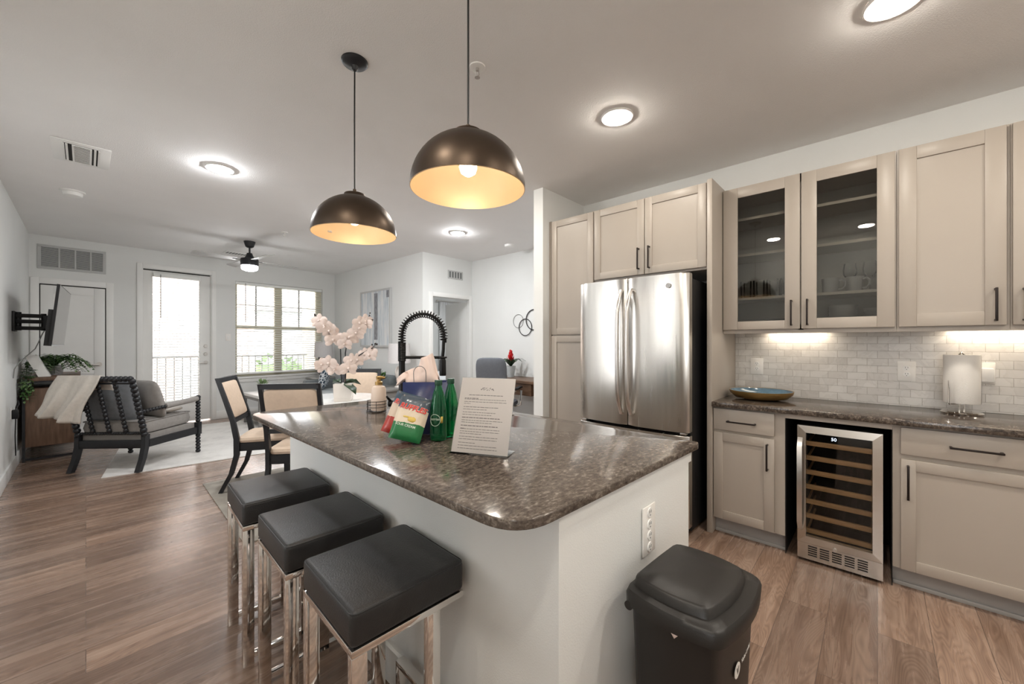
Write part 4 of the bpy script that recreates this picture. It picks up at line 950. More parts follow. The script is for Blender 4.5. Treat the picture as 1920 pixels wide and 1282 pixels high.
for i in range(turns * 12 + 1):
    s_ = i / (turns * 12); p, d = along(path, s_); a = Vector((0, 1, 0)); b = d.cross(a); th = 2 * math.pi * turns * s_
    hp.append(p + (a * math.cos(th) + b * math.sin(th)) * 0.0195)
m.tube(hp, 0.0034, 6); m.build('spring_coil', SPRING, t)
m = MB(); m.tube([(0.01, 0, 0.317), (2 * RR + 0.004, 0, 0.317)], 0.0085, 12); m.ring((2 * RR - .004, 0, 0.317), 0.017, 0.006, 'z', 20, 8); m.build('support_arm', SPRING, t)
m = MB(); m.lathe([(0.0, 0.0), (0.018, 0.0), (0.0195, 0.01), (0.0185, 0.085), (0.012, 0.105), (0.0, 0.105)], (2 * RR - .006, 0, 0.213), 20); m.build('spray_head', SPRING, t); m = MB(); m.box(2 * RR - .008, 2 * RR + .016, -0.006, 0.006, 0.40, 0.425, 0.003); m.build('hose_clip', SPRING, t)

# soap bottle in its wire caddy
t = thing('wire_caddy', 'round black wire caddy around the cream soap bottle', 'caddy', (1.155, 2.150, ITOP))
m = MB()
for z, rr in ((0.004, 0.056), (0.028, 0.056), (0.045, 0.056), (0.062, 0.056)): m.ring((0, 0, z), rr, 0.0016, 'z', 36, 5)
for k in range(6): a = k * math.pi / 3; m.tube([(0.056 * math.cos(a), 0.056 * math.sin(a), 0.003), (0.056 * math.cos(a), 0.056 * math.sin(a), 0.062)], 0.0015, 5)
for k in range(3): a = k * math.pi / 3; m.tube([(0.056 * math.cos(a), 0.056 * math.sin(a), 0.004), (-0.056 * math.cos(a), -0.056 * math.sin(a), 0.004)], 0.0015, 5)
m.build('wire_frame', WIRE, t)
t = thing('soap_bottle', 'cream ceramic soap bottle standing in the wire caddy', 'bottle', (1.165, 2.142, ITOP + 0.0062))
m = MB(); m.lathe([(0.0, 0.0), (0.040, 0.0), (0.0435, 0.006), (0.0435, 0.07), (0.040, 0.125), (0.034, 0.138), (0.020, 0.143), (0.020, 0.148), (0.0, 0.148)], n=32); m.build('body', CREAMC, t)
m = MB(); m.lathe([(0.0, 0.148), (0.021, 0.148), (0.0215, 0.165), (0.014, 0.170), (0.0, 0.171)], n=24); m.build('collar', GOLDB, t)
m = MB(); m.tube([(0, 0, 0.17), (0, 0, 0.185)], 0.011, 12); m.tube([(-0.012, 0, 0.190), (0.012, 0, 0.190), (0.034, -0.012, 0.187)], [0.010, 0.010, 0.006], 10); m.build('pump_head', GOLDB, t)

# gift bag
VB = R(-47.2)                                                 # turned to face the stools and the room
t = thing('gift_bag', 'navy paper gift bag behind the green bottles', 'gift bag', (1.046, 1.490, ITOP), VB + R(2))
hw, hh, dp = 0.098, 0.228, 0.045
m = MB()
P = [(-hw, -dp, 0), (hw, -dp, 0), (hw, dp, 0), (-hw, dp, 0), (-hw, -dp, hh), (hw, -dp, hh), (hw, dp, hh), (-hw, dp, hh), (-hw + .012, 0, hh), (hw - .012, 0, hh), (-hw, 0, 0), (hw, 0, 0)]
m.raw(P, [(0, 1, 5, 4), (3, 7, 6, 2), (0, 4, 8, 10), (10, 8, 7, 3), (1, 11, 9, 5), (11, 2, 6, 9), (0, 10, 11, 1), (10, 3, 2, 11)]); m.build('bag_body', NAVY, t, solid=0.0012)
m = MB(); m.tube([(-0.05, -dp + .003, hh - 0.01)] + [(-0.025 - 0.027 * math.cos(a), -dp + .003, hh + 0.04 + 0.03 * math.sin(a)) for a in [math.pi * i / 10 for i in range(11)]] + [(0.002, -dp + .003, hh - 0.01)], 0.0016, 6); m.build('handle', GRILD, t)
HX = [(-0.130, 0.012), (-0.10, 0.040), (-0.07, 0.056), (-0.035, 0.066), (-0.024, 0.106), (0.0, 0.114), (0.022, 0.126), (0.036, 0.070), (0.05, 0.016)]
def hx_(x):
    for (xa, ha), (xb, hb) in zip(HX[:-1], HX[1:]):
        if x <= xb: return ha + (hb - ha) * (x - xa) / (xb - xa)
    return HX[-1][1]
def tissue(k, ph, dy):
    def f(u, v):
        x = -0.130 + 0.180 * u; h = hx_(x) * (1 - 0.12 * k); base = -0.012 if x > -0.088 else h - 0.030 - 0.15 * max(0, x + .11)
        q = math.sin(math.pi * min(0.999, max(0.001, v))) ** 0.55
        wd = (dp - 0.006) * (1 if x > -0.09 else 0.5)
        return (x + 0.004 * math.sin(v * 13 + ph), dy + wd * (2 * v - 1) * (1 - 0.55 * q) - (0.02 if x < -0.09 else 0) + 0.005 * math.sin(u * 34 + v * 5 + ph) * q, hh + base + (h - base) * q)
    return f
m = MB(); m.sheet(tissue(0, 0.0, 0.0), 44, 18); m.build('tissue_paper', TISSUE, t, solid=0.0008, sharp=75)
m = MB(); m.sheet(tissue(1, 2.0, 0.012), 44, 14); m.build('tissue_paper', TISSUE, t, solid=0.0008, sharp=75)

# two snack bags
def snack(name, label, loc, lean, roll, yaw, mat, flavour):
    t = thing(name, label, 'snack bag', loc); t.rotation_mode = 'XYZ'
    T = Matrix.Rotation(yaw, 4, 'Z') @ Matrix.Rotation(lean, 4, 'X') @ Matrix.Rotation(roll, 4, 'Y')
    t.matrix_world = Matrix.Translation(Vector(loc)) @ T
    w_, h_, n = 0.128, 0.182, 16
    def side(sg):
        def f(u, v):
            x, z = (u - .5) * w_, v * h_
            k = max(0, 1 - (2 * u - 1) ** 4) * max(0, 1 - (2 * v - 1) ** 6)
            crink = 0.0022 * math.sin(u * 37 + v * 11) * math.sin(v * 29) * (1 if 0.02 < k else 0)
            return (x * (1 - 0.05 * k), sg * (0.021 * k ** 0.6 + crink * k) , z)
        return f
    m = MB(); m.sheet(side(1), n, n); m.sheet(side(-1), n, n); bmesh.ops.remove_doubles(m.bm, verts=m.bm.verts[:], dist=0.0004); b = m.build('bag_film', mat, t, sharp=60)
    def put(me, cx, cz, rot=0.0):
        for v in me.vertices:
            x, y = v.co.x * math.cos(rot) - v.co.y * math.sin(rot) + cx, v.co.x * math.sin(rot) + v.co.y * math.cos(rot) + cz
            u, vv = x / w_ + .5, y / h_; fx = side(-1)(min(1, max(0, u)), min(1, max(0, vv)))
            v.co = Vector((x, fx[1] - 0.0012 - max(0, v.co.z), y))
        return me
    def sub(name, me, mat): me.materials.clear(); me.materials.append(mat); o = bpy.data.objects.new(name, me); COL.objects.link(o); o.parent = b; return o
    sub('logo_outline', put(text_mesh('RUFFLES', 0.030, 0.0004, bold=0.0016, shear=0.15), 0.002, 0.128, R(-4)), TEXTW)
    me = put(text_mesh('RUFFLES', 0.030, 0.0014, bold=0.0009, shear=0.15), 0.002, 0.128, R(-4)); sub('logo_lettering', me, TEXTR)
    if flavour: sub('flavour_lettering', put(text_mesh(flavour, 0.0135, 0.0006, bold=0.0003), -0.008, 0.056, R(-3)), TEXTG)
    m = MB(); m.sphere((0.010, -0.0205, 0.083), 0.014, 12, (1.25, 0.25, 0.8)); m.sphere((-0.012, -0.0205, 0.090), 0.008, 10, (2, 0.3, 0.5)); m.build('chip_picture', TEXTY, b)
    return t
snack('snack_bag', 'green and cream chip bag leaning in front of bottles', (0.849, 1.366, ITOP + 0.0165), R(-24), R(13), VB + R(4), CHIPG, 'SOUR CREAM')
snack('snack_bag', 'red and cream chip bag half hidden behind green one', (0.868, 1.462, ITOP + 0.0205), R(-24), R(17), VB + R(2), CHIPR, '')

# green water bottles
def bottle():
    t = thing('water_bottle', 'bottle', 'bottle')
    out = [(0.0, 0.004), (0.020, 0.0), (0.031, 0.003), (0.0355, 0.016), (0.0355, 0.03), (0.0345, 0.05), (0.0355, 0.075), (0.0352, 0.118), (0.031, 0.150), (0.023, 0.190), (0.0145, 0.218), (0.0125, 0.226), (0.0125, 0.240)]
    ins = [(0.0108, 0.240), (0.0108, 0.226), (0.0128, 0.217), (0.0212, 0.189), (0.0292, 0.149), (0.0334, 0.117), (0.0337, 0.075), (0.0327, 0.05), (0.0337, 0.03), (0.0335, 0.017), (0.029, 0.006), (0.0, 0.007)]
    MB().lathe(out + ins, n=32).build('body', GREENG, t)
    MB().lathe([(0.0, 0.226), (0.0150, 0.226), (0.0155, 0.228), (0.0155, 0.246), (0.0145, 0.2475), (0.0, 0.2475)], n=28).build('cap', GREENC, t)
    m = MB()
    pts = []
    for i in range(40):
        a = 2 * math.pi * i / 40; x, z = 0.0225 * math.cos(a), 0.088 + 0.0235 * math.sin(a); ang = x / 0.036; pts.append((0.0362 * math.sin(ang), -0.0362 * math.cos(ang), z))
    m.tube(pts, 0.0010, 5, closed=True); lab = m.build('label_ring', TEXTG, t)
    lettering('perrier', 0.0165, TEXTG, t, Matrix.Translation((0, 0, 0.092)), 'label_lettering', wrap=0.0359, ext=0.0003)
    m = MB(); m.sheet(lambda u, v: (0.0360 * math.sin(0.68 + 0.26 * u), -0.0360 * math.cos(0.68 + 0.26 * u), 0.076 + 0.026 * v), 5, 2); m.build('label_patch', TEXTY, t, solid=0.0003)
    return t
b1 = bottle(); b1.location = (0.990, 1.331, ITOP); b1.rotation_euler = (0, 0, VB - R(14)); tag(b1, 'green water bottle in front, its round label facing out', group='green water bottles')
b2 = copy_tree(b1); b2.location = (1.066, 1.346, ITOP); b2.rotation_euler = (0, 0, VB - R(75)); b2['label'] = 'green water bottle behind the first one, beside the sign'

# information sheet in its acrylic stand
ux, uy = 0.425, -0.905
t = thing('acrylic_sign_holder', 'slanted clear stand holding a printed white sheet', 'sign holder', (0.956, 1.049, ITOP), math.atan2(uy, ux))
LT = R(21); wS, hS = 0.221, 0.285
def sl(x, h, off=0.0): return (x, h * math.sin(LT) + off * math.cos(LT), h * math.cos(LT) - off * math.sin(LT) + 0.001)
m = MB()
def slab(m, x0, x1, h0, h1, o0, o1):
    P = [sl(x, h, o) for o in (o0, o1) for h in (h0, h1) for x in (x0, x1)]
    return m.raw(P, [(0, 2, 3, 1), (4, 5, 7, 6), (0, 1, 5, 4), (2, 6, 7, 3), (0, 4, 6, 2), (1, 3, 7, 5)])
slab(m, -wS / 2, wS / 2, 0, hS, -0.0022, -0.0010); slab(m, -wS / 2, wS / 2, 0, hS, 0.0010, 0.0025); m.box(-wS / 2, wS / 2, -0.012, 0.085, -0.001 + 0.001, 0.0025); m.build('acrylic_body', ACRYL, t, smooth=False)
m = MB(); slab(m, -wS / 2 + .002, wS / 2 - .002, 0.003, hS - .002, -0.0008, 0.0008); pg = m.build('paper_sheet', WHITEP, t, smooth=False)
m = MB(); rr = random.Random(11)
def line(x0, x1, h, th=0.0022): slab(m, x0, x1, h - th / 2, h + th / 2, -0.00095, -0.0008)
def words(x0, x1, h, th=0.0021):
    x = x0
    while x < x1:
        l = rr.uniform(0.006, 0.017); line(x, min(x1, x + l), h, th); x += l + 0.0022
words(-0.070, 0.066, 0.216, .0026)
L0 = -0.086
rows = [(0.203, -0.030, .0032), (0.199, 0.080, .002), (0.190, 0.083, .002), (0.183, -0.06, .002), (0.170, 0.055, .0024), (0.161, 0.01, .002), (0.150, 0.045, .002), (0.141, 0.03, .002), (0.130, 0.066, .0032), (0.120, 0.075, .002), (0.112, 0.035, .002),
        (0.100, 0.060, .0032), (0.089, -0.07, .0032), (0.088, 0.068, .002), (0.079, 0.068, .002), (0.071, 0.0, .002), (0.060, 0.064, .002), (0.051, 0.062, .002), (0.038, -0.02, .002), (0.028, 0.064, .002), (0.018, 0.068, .002)]
for h, xe, th in rows: words(L0, xe, h, th)
for k in range(26): x = -0.026 + k * 0.002; h = 0.241 + rr.uniform(-0.005, 0.005); line(x, x + rr.uniform(.001, .004), h, rr.uniform(.001, .005))
m.build('printed_lines', INK, pg, smooth=False)

# ---------------------------------------------------------------- counter stools
def stool():
    t = thing('counter_stool', 'stool', 'stool')
    hx, hy = 0.168, 0.172
    m = MB(); m.box(-hx - .004, hx + .004, -hy - .004, hy + .004, 0.572, 0.664, 0.016, 4); s_ = m.build('seat_cushion', LEATHER, t, sharp=60)
    m = MB(); z = 0.6575; q = 0.0022
    pts = [(-hx, -hy, z), (hx, -hy, z), (hx, hy, z), (-hx, hy, z)]
    m.tube([(x * 1.012, y * 1.012, z) for (x, y) in rounded([(-hx, -hy), (hx, -hy), (hx, hy), (-hx, hy)], [0.02] * 4, 4)], q, 6, closed=True); m.build('piping', LEATHER, s_)
    w_ = 0.040; th = 0.024
    for xl in (-hx + w_ / 2 - .002, 0.066):
        for sy in (-1, 1):
            m = MB(); x, y = xl, sy * (hy - th / 2 + .002); m.box(x - w_ / 2, x + w_ / 2, y - th / 2, y + th / 2, 0.0, 0.553, 0.0015); m.build('leg', CHROME, t)
    m = MB()
    for sy in (-1, 1): y = sy * (hy - th / 2 + .002); m.box(-hx + w_ - .002, hx - 0.018, y - th / 2, y + th / 2, 0.022, 0.044, 0.0015)
    m.build('base_rail', CHROME, t)
    m = MB(); x = hx - 0.016; m.box(x - .017, x + .017, -hy, hy, 0.165, 0.183, 0.0015)
    for sy in (-1, 1): y = sy * (hy - .008); m.box(x - .017, x + .017, y - .008, y + .008, 0.0, 0.166, 0.0015)
    m.build('footrest', CHROME, t)
    m = MB()
    for sy in (-1, 1): y = sy * (hy - th / 2 + .002); m.box(-hx - .002, hx + .002, y - th / 2, y + th / 2, 0.553, 0.5715, 0.0015)
    for sx in (-1, 1): x = sx * (hx - th / 2 + .002); m.box(x - th / 2, x + th / 2, -hy + th - .002, hy - th + .002, 0.553, 0.5715, 0.0015)
    m.build('seat_frame', CHROME, t)
    return t
s1 = stool()
spots = [((0.611, 1.097, 0), R(-2.0), 'black leather chrome stool nearest the camera'), ((0.611, 1.560, 0), R(-2.0), 'black leather chrome stool in the middle of the three'), ((0.610, 2.046, 0), R(-3.0), 'black leather chrome stool nearest the dining chairs')]
for i, (p, rz, lb) in enumerate(spots):
    o = s1 if i == 0 else copy_tree(s1)
    o.location = p; o.rotation_euler = (0, 0, rz); tag(o, lb, group='stools along the island')

# ---------------------------------------------------------------- trash bin
t = thing('trash_bin', 'black lidded plastic trash bin at the island end', 'trash bin', (1.185, 0.385, 0), R(-4))
def plan(hx, hyb, hyf, z, bulge=0.03, n=15):
    pts = []
    c = [(-hx, hyb), (-hx, -hyf), (hx, -hyf), (hx, hyb)]
    for i in range(4):
        a, b = Vector(c[i]), Vector(c[(i + 1) % 4]); d = (b - a); nrm = Vector((d.y, -d.x)).normalized()
        for k in range(n):
            u = k / n; pts.append(a + d * u + nrm * (-bulge if i != 3 else -0.002) * (1 - (2 * u - 1) ** 2) * -1)
    out = []; m_ = len(pts)
    for i in range(m_): p = (pts[i - 1] + pts[i] * 2 + pts[(i + 1) % m_]) / 4; out.append((p.x, p.y, z))
    return out
def loft(m, rings, cap0=True, cap1=True):
    R_ = [[m.v(p) for p in r] for r in rings]
    for A, B in zip(R_[:-1], R_[1:]):
        for k in range(len(A)): m.bm.faces.new((A[k], A[(k + 1) % len(A)], B[(k + 1) % len(A)], B[k]))
    if cap0: m.bm.faces.new(list(reversed(R_[0])))
    if cap1: m.bm.faces.new(R_[-1])
    return m
m = MB(); loft(m, [plan(0.125, 0.095, 0.085, 0.0, 0.012), plan(0.128, 0.098, 0.088, 0.02, 0.012), plan(0.150, 0.114, 0.108, 0.575, 0.014), plan(0.153, 0.116, 0.110, 0.588, 0.014), plan(0.149, 0.112, 0.106, 0.588, 0.014), plan(0.142, 0.106, 0.10, 0.40, 0.012)]); body = m.build('bin_body', PLASTICB, t, sharp=50)
m = MB(); loft(m, [plan(0.160, 0.124, 0.118, 0.586, 0.020), plan(0.165, 0.126, 0.124, 0.590, 0.022), plan(0.166, 0.126, 0.126, 0.622, 0.022), plan(0.160, 0.123, 0.120, 0.632, 0.021), plan(0.137, 0.118, 0.093, 0.634, 0.018), plan(0.131, 0.114, 0.087, 0.654, 0.017), plan(0.124, 0.108, 0.080, 0.659, 0.016), plan(0.06, 0.05, 0.04, 0.662, 0.008), plan(0.005, 0.004, 0.004, 0.663, 0.001)]); m.build('bin_lid', PLASTICB, t, sharp=50)
for sx in (-1, 1): MB().cyl((sx * 0.158, 0.110, 0.590), (sx * 0.172, 0.110, 0.590), 0.012, n=16).build('hinge_pin', PLASTICB, t)
m = MB(); m.sheet(lambda u, v: (-0.167 - 0.004 * v * (1 - v) - .001, 0.0 - 0.035 * u, 0.588 - 0.022 * v * (1 - abs(2 * u - 1))), 6, 4); m.build('liner_corner', TISSUE, t, solid=0.0008)
def face_T(z): return frame_T((0.0, -0.1175 - 0.0, z), (1, 0, 0), (0, 0.04, 1))
m = MB(); TT = frame_T((-0.030, -0.1205, 0.470), (1, 0, 0), (0, -0.04, 1))
m.lathe([(0.0, 0.0), (0.020, 0.0), (0.020, 0.0012), (0.0, 0.0012)], n=28, T=TT); lg = m.build('round_logo', TEXTW, t)
m = MB(); m.raw([TT @ Vector(p) for p in [(-0.009, 0.009, 0.0016), (-0.004, 0.010, 0.0016), (0.001, -0.002, 0.0016), (0.006, 0.010, 0.0016), (0.011, 0.008, 0.0016), (0.002, -0.013, 0.0016)]], [(0, 1, 2, 5), (2, 3, 4, 5)]); m.build('logo_mark', PLASTICB, lg)
lt = lettering('Valet Living', 0.019, TEXTW, t, Matrix.Identity(4), 'bin_lettering', ext=0.0004)
for v in lt.data.vertices: x, y, z = v.co.x + 0.052, v.co.y + 0.470, v.co.z; v.co = Vector((x, -(0.1042 + 0.0138 * (1 - (x / 0.147) ** 2)) - 0.0012 - max(0, z) - (y - 0.47) * 0.04, y))

# ---------------------------------------------------------------- pendants and ceiling fittings
def pendant():
    t = thing('pendant_lamp', 'pendant', 'pendant lamp')
    m = MB(); m.lathe([(0.0, 0.0), (0.064, 0.0), (0.064, -0.008), (0.055, -0.018), (0.018, -0.026), (0.010, -0.045), (0.0, -0.045)], n=36); m.build('canopy', BLACK, t)
    MB().tube([(0, 0, -0.04), (0.001, 0.001, -0.3), (0, 0, -0.655)], 0.0036, 8).build('cord', BLACKM, t)
    prof = []
    for i in range(17):
        a = math.pi / 2 * (1 - i / 16) ; prof.append((0.204 * math.cos(a), -0.880 + 0.195 * math.sin(a)))
    top = [(0.0, -0.650), (0.008, -0.650), (0.009, -0.668), (0.050, -0.676), (0.052, -0.684)]
    m = MB(); m.lathe(top + [p for p in prof if p[0] > 0.055], n=56); m.build('shade', BRONZE, t, sharp=30)
    ins = [(r * 0.985, z - 0.002) for (r, z) in prof if r > 0.02]
    m = MB(); m.lathe([(0.0, -0.690)] + ins + [(0.204, -0.8805)], n=56); m.build('shade_lining', GOLDIN, t, sharp=60)
    m = MB(); m.lathe([(0.0, -0.69), (0.020, -0.69), (0.020, -0.745), (0.0, -0.745)], n=20); m.build('bulb_socket', BLACKM, t)
    m = MB(); m.lathe([(0.0, -0.832), (0.012, -0.830), (0.026, -0.820), (0.032, -0.802), (0.029, -0.783), (0.016, -0.762), (0.013, -0.745), (0.0, -0.745)], n=24); m.build('bulb', BULBM, t)
    m = MB(); m.sheet(lambda u, v: (0.199 * math.cos(-1.05 + u * .13) * (0.985 - .03 * v), 0.199 * math.sin(-1.05 + u * .13) * (0.985 - .03 * v), -0.842 + .03 * v), 4, 2); m.build('sticker', WHITEP, t, solid=0.0004)
    return t
p1 = pendant(); p1.location = (0.930, 1.075, CZ); tag(p1, 'bronze dome pendant over the near end of the island', group='pendants over the island'); p1.rotation_euler = (0, 0, R(5))
p2 = copy_tree(p1); p2.location = (0.928, 1.949, CZ); p2['label'] = 'bronze dome pendant over the far end of island'; p2.rotation_euler = (0, 0, R(160))
def downlight():
    t = thing('downlight', 'downlight', 'ceiling light')
    MB().lathe([(0.072, -0.001), (0.098, -0.001), (0.100, -0.006), (0.094, -0.012), (0.074, -0.012)], n=40, close=True).build('trim_ring', PLASTICW, t)
    MB().lathe([(0.0, -0.030), (0.045, -0.028), (0.066, -0.022), (0.073, -0.015), (0.074, -0.011)], n=40).build('lens', LENS, t)
    return t
dls = [((0.746, 3.955), 'lit round ceiling light in front of the air vent'), ((2.280, 1.207), 'lit round ceiling light in front of the refrigerator'), ((3.292, 4.015), 'small lit round ceiling light near the desk nook'), ((2.293, -0.05), 'lit round ceiling light cut by the top edge'),
       ((2.10, 4.47), 'added fill ceiling light over the dining chairs, behind the far pendant'), ((2.165, 2.50), 'added fill ceiling light hidden behind the near pendant'), ((-0.05, 1.05), 'added unseen ceiling light above the walkway beside stools'), ((-0.05, 0.1), 'added unseen ceiling light over the camera'), ((2.28, -1.25), 'added unseen ceiling light at the kitchen end'), ((1.15, -0.9), 'added unseen ceiling light between camera and kitchen end'), ((5.6, 6.6), 'added unseen ceiling light in the bedroom')]  # the downlights in this row are unseen, added as fill light
d0 = None
for (x, y), lb in dls:
    o = downlight() if d0 is None else copy_tree(d0); d0 = d0 or o
    o.location = (x, y, CZ); tag(o, lb, group='recessed ceiling lights')
living_lens = None
for o in [x for x in bpy.data.objects if x.get('group') == 'recessed ceiling lights' and x.location.y > 3.9]:   # the living side has brighter, cooler lamps
    for ch in o.children:
        if ch.name.startswith('lens'):
            if living_lens is None: living_lens = ch.data.copy(); living_lens.materials[0] = LENS2
            ch.data = living_lens
for o in [x for x in bpy.data.objects if x.get('group') == 'recessed ceiling lights' and x.location.y < -0.5]:
    for ch in o.children:
        if ch.name.startswith('lens'): ch.data = ch.data.copy(); ch.data.materials[0] = LENS3
t = thing('air_vent', 'white rectangular supply vent on the ceiling at left', 'vent', (-0.02, 4.42, CZ), R(0))
m = MB(); m.box(-0.15, 0.15, -0.24, 0.24, -0.010, -0.001, 0.004); f = m.build('vent_frame', PLASTICW, t)
MB().box(-0.092, 0.092, -0.19, 0.19, -0.0125, -0.010).build('vent_opening', DARKVOID, t)
m = MB()
for k in range(13): y = -0.185 + k * 0.0305; m.box(-0.045, 0.045, y - 0.006, y + 0.006, -0.017, -0.0125)
for x in (-0.092, -0.045, 0.045, 0.087): m.box(x - 0.004, x + 0.006, -0.19, 0.19, -0.018, -0.0125)
for x in (-0.075, 0.068): m.box(x - 0.006, x + 0.006, -0.19, 0.19, -0.017, -0.0125)
m.build('vent_louvers', PLASTICW, t)
t = thing('air_vent', 'small white ceiling vent behind the fan', 'vent', (1.68, 7.55, CZ), FA)
MB().box(-0.20, 0.20, -0.10, 0.10, -0.010, -0.001, 0.004).build('vent_frame', PLASTICW, t)
m = MB()
for k in range(9): x = -0.16 + k * 0.04; m.box(x - .012, x + .012, -0.06, 0.06, -0.012, -0.010)
m.build('vent_slots', GRILD, t)
t = thing('smoke_detector', 'white round smoke detector on ceiling near television wall', 'smoke detector', (-0.085, 5.58, CZ))
MB().lathe([(0.0, -0.001), (0.085, -0.001), (0.085, -0.012), (0.078, -0.014), (0.0, -0.014)], n=32).build('base_plate', PLASTICW, t)
MB().lathe([(0.0, -0.014), (0.064, -0.014), (0.068, -0.02), (0.064, -0.046), (0.05, -0.052), (0.0, -0.053)], n=32).build('sensor_cover', PLASTICW, t)
t = thing('smoke_detector', 'white round detector on ceiling near the desk nook', 'smoke detector', (4.22, 3.96, CZ))
MB().lathe([(0.0, -0.001), (0.075, -0.001), (0.072, -0.03), (0.05, -0.04), (0.0, -0.041)], n=28).build('sensor_cover', PLASTICW, t)
def sprinkler():
    t = thing('sprinkler_head', 's', 'sprinkler')
    MB().lathe([(0.0, -0.001), (0.042, -0.001), (0.040, -0.007), (0.024, -0.010), (0.0, -0.010)], n=32).build('escutcheon', PLASTICW, t)
    m = MB(); m.cyl((0, 0, -0.010), (0, 0, -0.022), 0.009, n=12); m.tube([(0.009, 0, -0.02), (0.013, 0, -0.035), (0.004, 0, -0.05)], 0.002, 6); m.tube([(-0.009, 0, -0.02), (-0.013, 0, -0.035), (-0.004, 0, -0.05)], 0.002, 6); m.cyl((0, 0, -0.05), (0, 0, -0.056), 0.006, n=10); m.lathe([(0, -0.056), (0.014, -0.056), (0.014, -0.058), (0, -0.058)], n=16); m.build('sprinkler_body', NICKEL, t)
    return t
a = sprinkler(); a.location = (1.377, 1.52, CZ); tag(a, 'sprinkler head on the ceiling beside the near pendant cord', group='ceiling sprinklers')
b = copy_tree(a); b.location = (1.749, 5.645, CZ); b['label'] = 'small sprinkler head on the ceiling in front of fan'
# ---------------------------------------------------------------- ceiling fan
t = thing('ceiling_fan', 'black ceiling fan with four pale grey blades', 'ceiling fan', (1.581, 6.547, CZ), R(8))
MB().lathe([(0.0, -0.001), (0.072, -0.001), (0.070, -0.012), (0.050, -0.075), (0.030, -0.088), (0.0, -0.088)], n=32).build('canopy', BLACK, t)
MB().cyl((0, 0, -0.08), (0, 0, -0.20), 0.012, n=12).build('downrod', BLACK, t)
MB().lathe([(0.0, -0.165), (0.032, -0.165), (0.045, -0.20), (0.062, -0.235), (0.105, -0.245), (0.110, -0.26), (0.110, -0.335), (0.100, -0.345), (0.0, -0.345)], n=36).build('motor_housing', BLACK, t)
MB().lathe([(0.0, -0.420), (0.05, -0.416), (0.092, -0.400), (0.102, -0.375), (0.102, -0.346), (0.0, -0.346)], n=36).build('light_bowl', FANLENS, t)
for k in range(4):
    a = R(90 * k); Rz = Matrix.Rotation(a, 4, 'Z'); tilt = Matrix.Rotation(R(11), 4, 'X')
    m = MB(); P = rounded([(0.16, -0.055), (0.66, -0.068), (0.67, 0.062), (0.16, 0.050)], [0.02, 0.02, 0.045, 0.02], 4)
    n = len(P); m.raw([Rz @ Matrix.Translation((0, 0, -0.268)) @ tilt @ Vector((x, y, z)) for z in (-0.003, 0.003) for x, y in P], [tuple(range(n))[::-1], tuple(range(n, 2 * n))] + [(i, (i + 1) % n, n + (i + 1) % n, n + i) for i in range(n)]); b = m.build('blade', FANB, t)
    m = MB(); m.box(0.09, 0.21, -0.022, 0.022, -0.274, -0.270, T=Rz @ Matrix.Identity(4)); m.build('blade_arm', BLACK, b)

# ---------------------------------------------------------------- far wall things
t = far_thing('return_air_grille', 'white return air grille of four panels above closet door', 'air grille')
m = MB(); m.box(0.07, 0.71, -0.010, -0.001, 2.30, 2.335, 0.002); m.box(0.07, 0.71, -0.010, -0.001, 2.59, 2.625, 0.002)
for s_ in (0.07, 0.254, 0.402, 0.549, 0.676): m.box(s_, s_ + (0.034 if s_ in (0.07, 0.676) else 0.018), -0.010, -0.001, 2.335, 2.59, 0.002)
m.build('grille_frame', GRIL, t)
MB().box(0.09, 0.69, -0.002, -0.0005, 2.32, 2.60).build('grille_backing', GRILD, t)
m = MB()
for k in range(16):
    z = 2.342 + k * 0.0155; P = [(s_, tt, z + dz) for s_ in (0.10, 0.68) for (tt, dz) in ((-0.0085, 0), (-0.0025, 0.009), (-0.0025, 0.0075), (-0.0085, -0.0015))]
    m.raw(P, [(0, 1, 5, 4), (2, 3, 7, 6), (1, 2, 6, 5), (3, 0, 4, 7)])
m.build('grille_louvers', GRIL, t, smooth=False)
t = far_thing('light_switch', 'white light switch plate between balcony door and window', 'switch')
MB().box(2.165, 2.240, -0.006, -0.0005, 1.34, 1.46, 0.002).build('cover_plate', IVORY, t); MB().box(2.19, 2.215, -0.009, -0.006, 1.37, 1.43, 0.002).build('rocker', PLASTICW, t)
t = thing('air_vent', 'small white wall vent above the bedroom doorway', 'vent', (4.27, 5.27, 2.455))
m = W(t); m.box(4.11, 4.43, 5.258, 5.2695, 2.385, 2.525, 0.003); m.build('vent_frame', GRIL, t)
m = W(t)
for k in range(5): m.box(4.135 + k * .058, 4.165 + k * .058, 5.2565, 5.2585, 2.405, 2.505)
m.build('vent_slots', GRILD, t)

# ---------------------------------------------------------------- television, mount, console
t = thing('television', 'flat black television tilted down on a wall arm', 'television', (-0.2, 6.52, 1.58))
def tvp(y, h, o):                                            # along the wall, up the screen, out of it
    a = R(5.2); return (-0.2295 + h * math.sin(a) + o * math.cos(a) + (y - 5.95) * 0.045, y, 1.28 + h * math.cos(a) - o * math.sin(a))
def tslab(m, y0, y1, h0, h1, o0, o1, r=0.0):
    vs = m.raw([Vector(tvp(y, h, o)) for o in (o0, o1) for h in (h0, h1) for y in (y0, y1)], [(0, 2, 3, 1), (4, 5, 7, 6), (0, 1, 5, 4), (2, 6, 7, 3), (0, 4, 6, 2), (1, 3, 7, 5)])
    return m
m = W(t); tslab(m, 5.95, 7.10, 0.0, 0.615, -0.020, 0.0); tslab(m, 5.98, 7.07, 0.0, 0.36, -0.055, -0.020); m.build('housing', BLACKM, t, smooth=False)
m = W(t); tslab(m, 5.958, 7.092, 0.014, 0.607, 0.0, 0.0015); m.build('screen', TVSCR, t, smooth=False)
m = W(t); tslab(m, 5.95, 7.10, 0.0, 0.012, -0.002, 0.003); m.build('lower_bezel', GRIL, t, smooth=False)
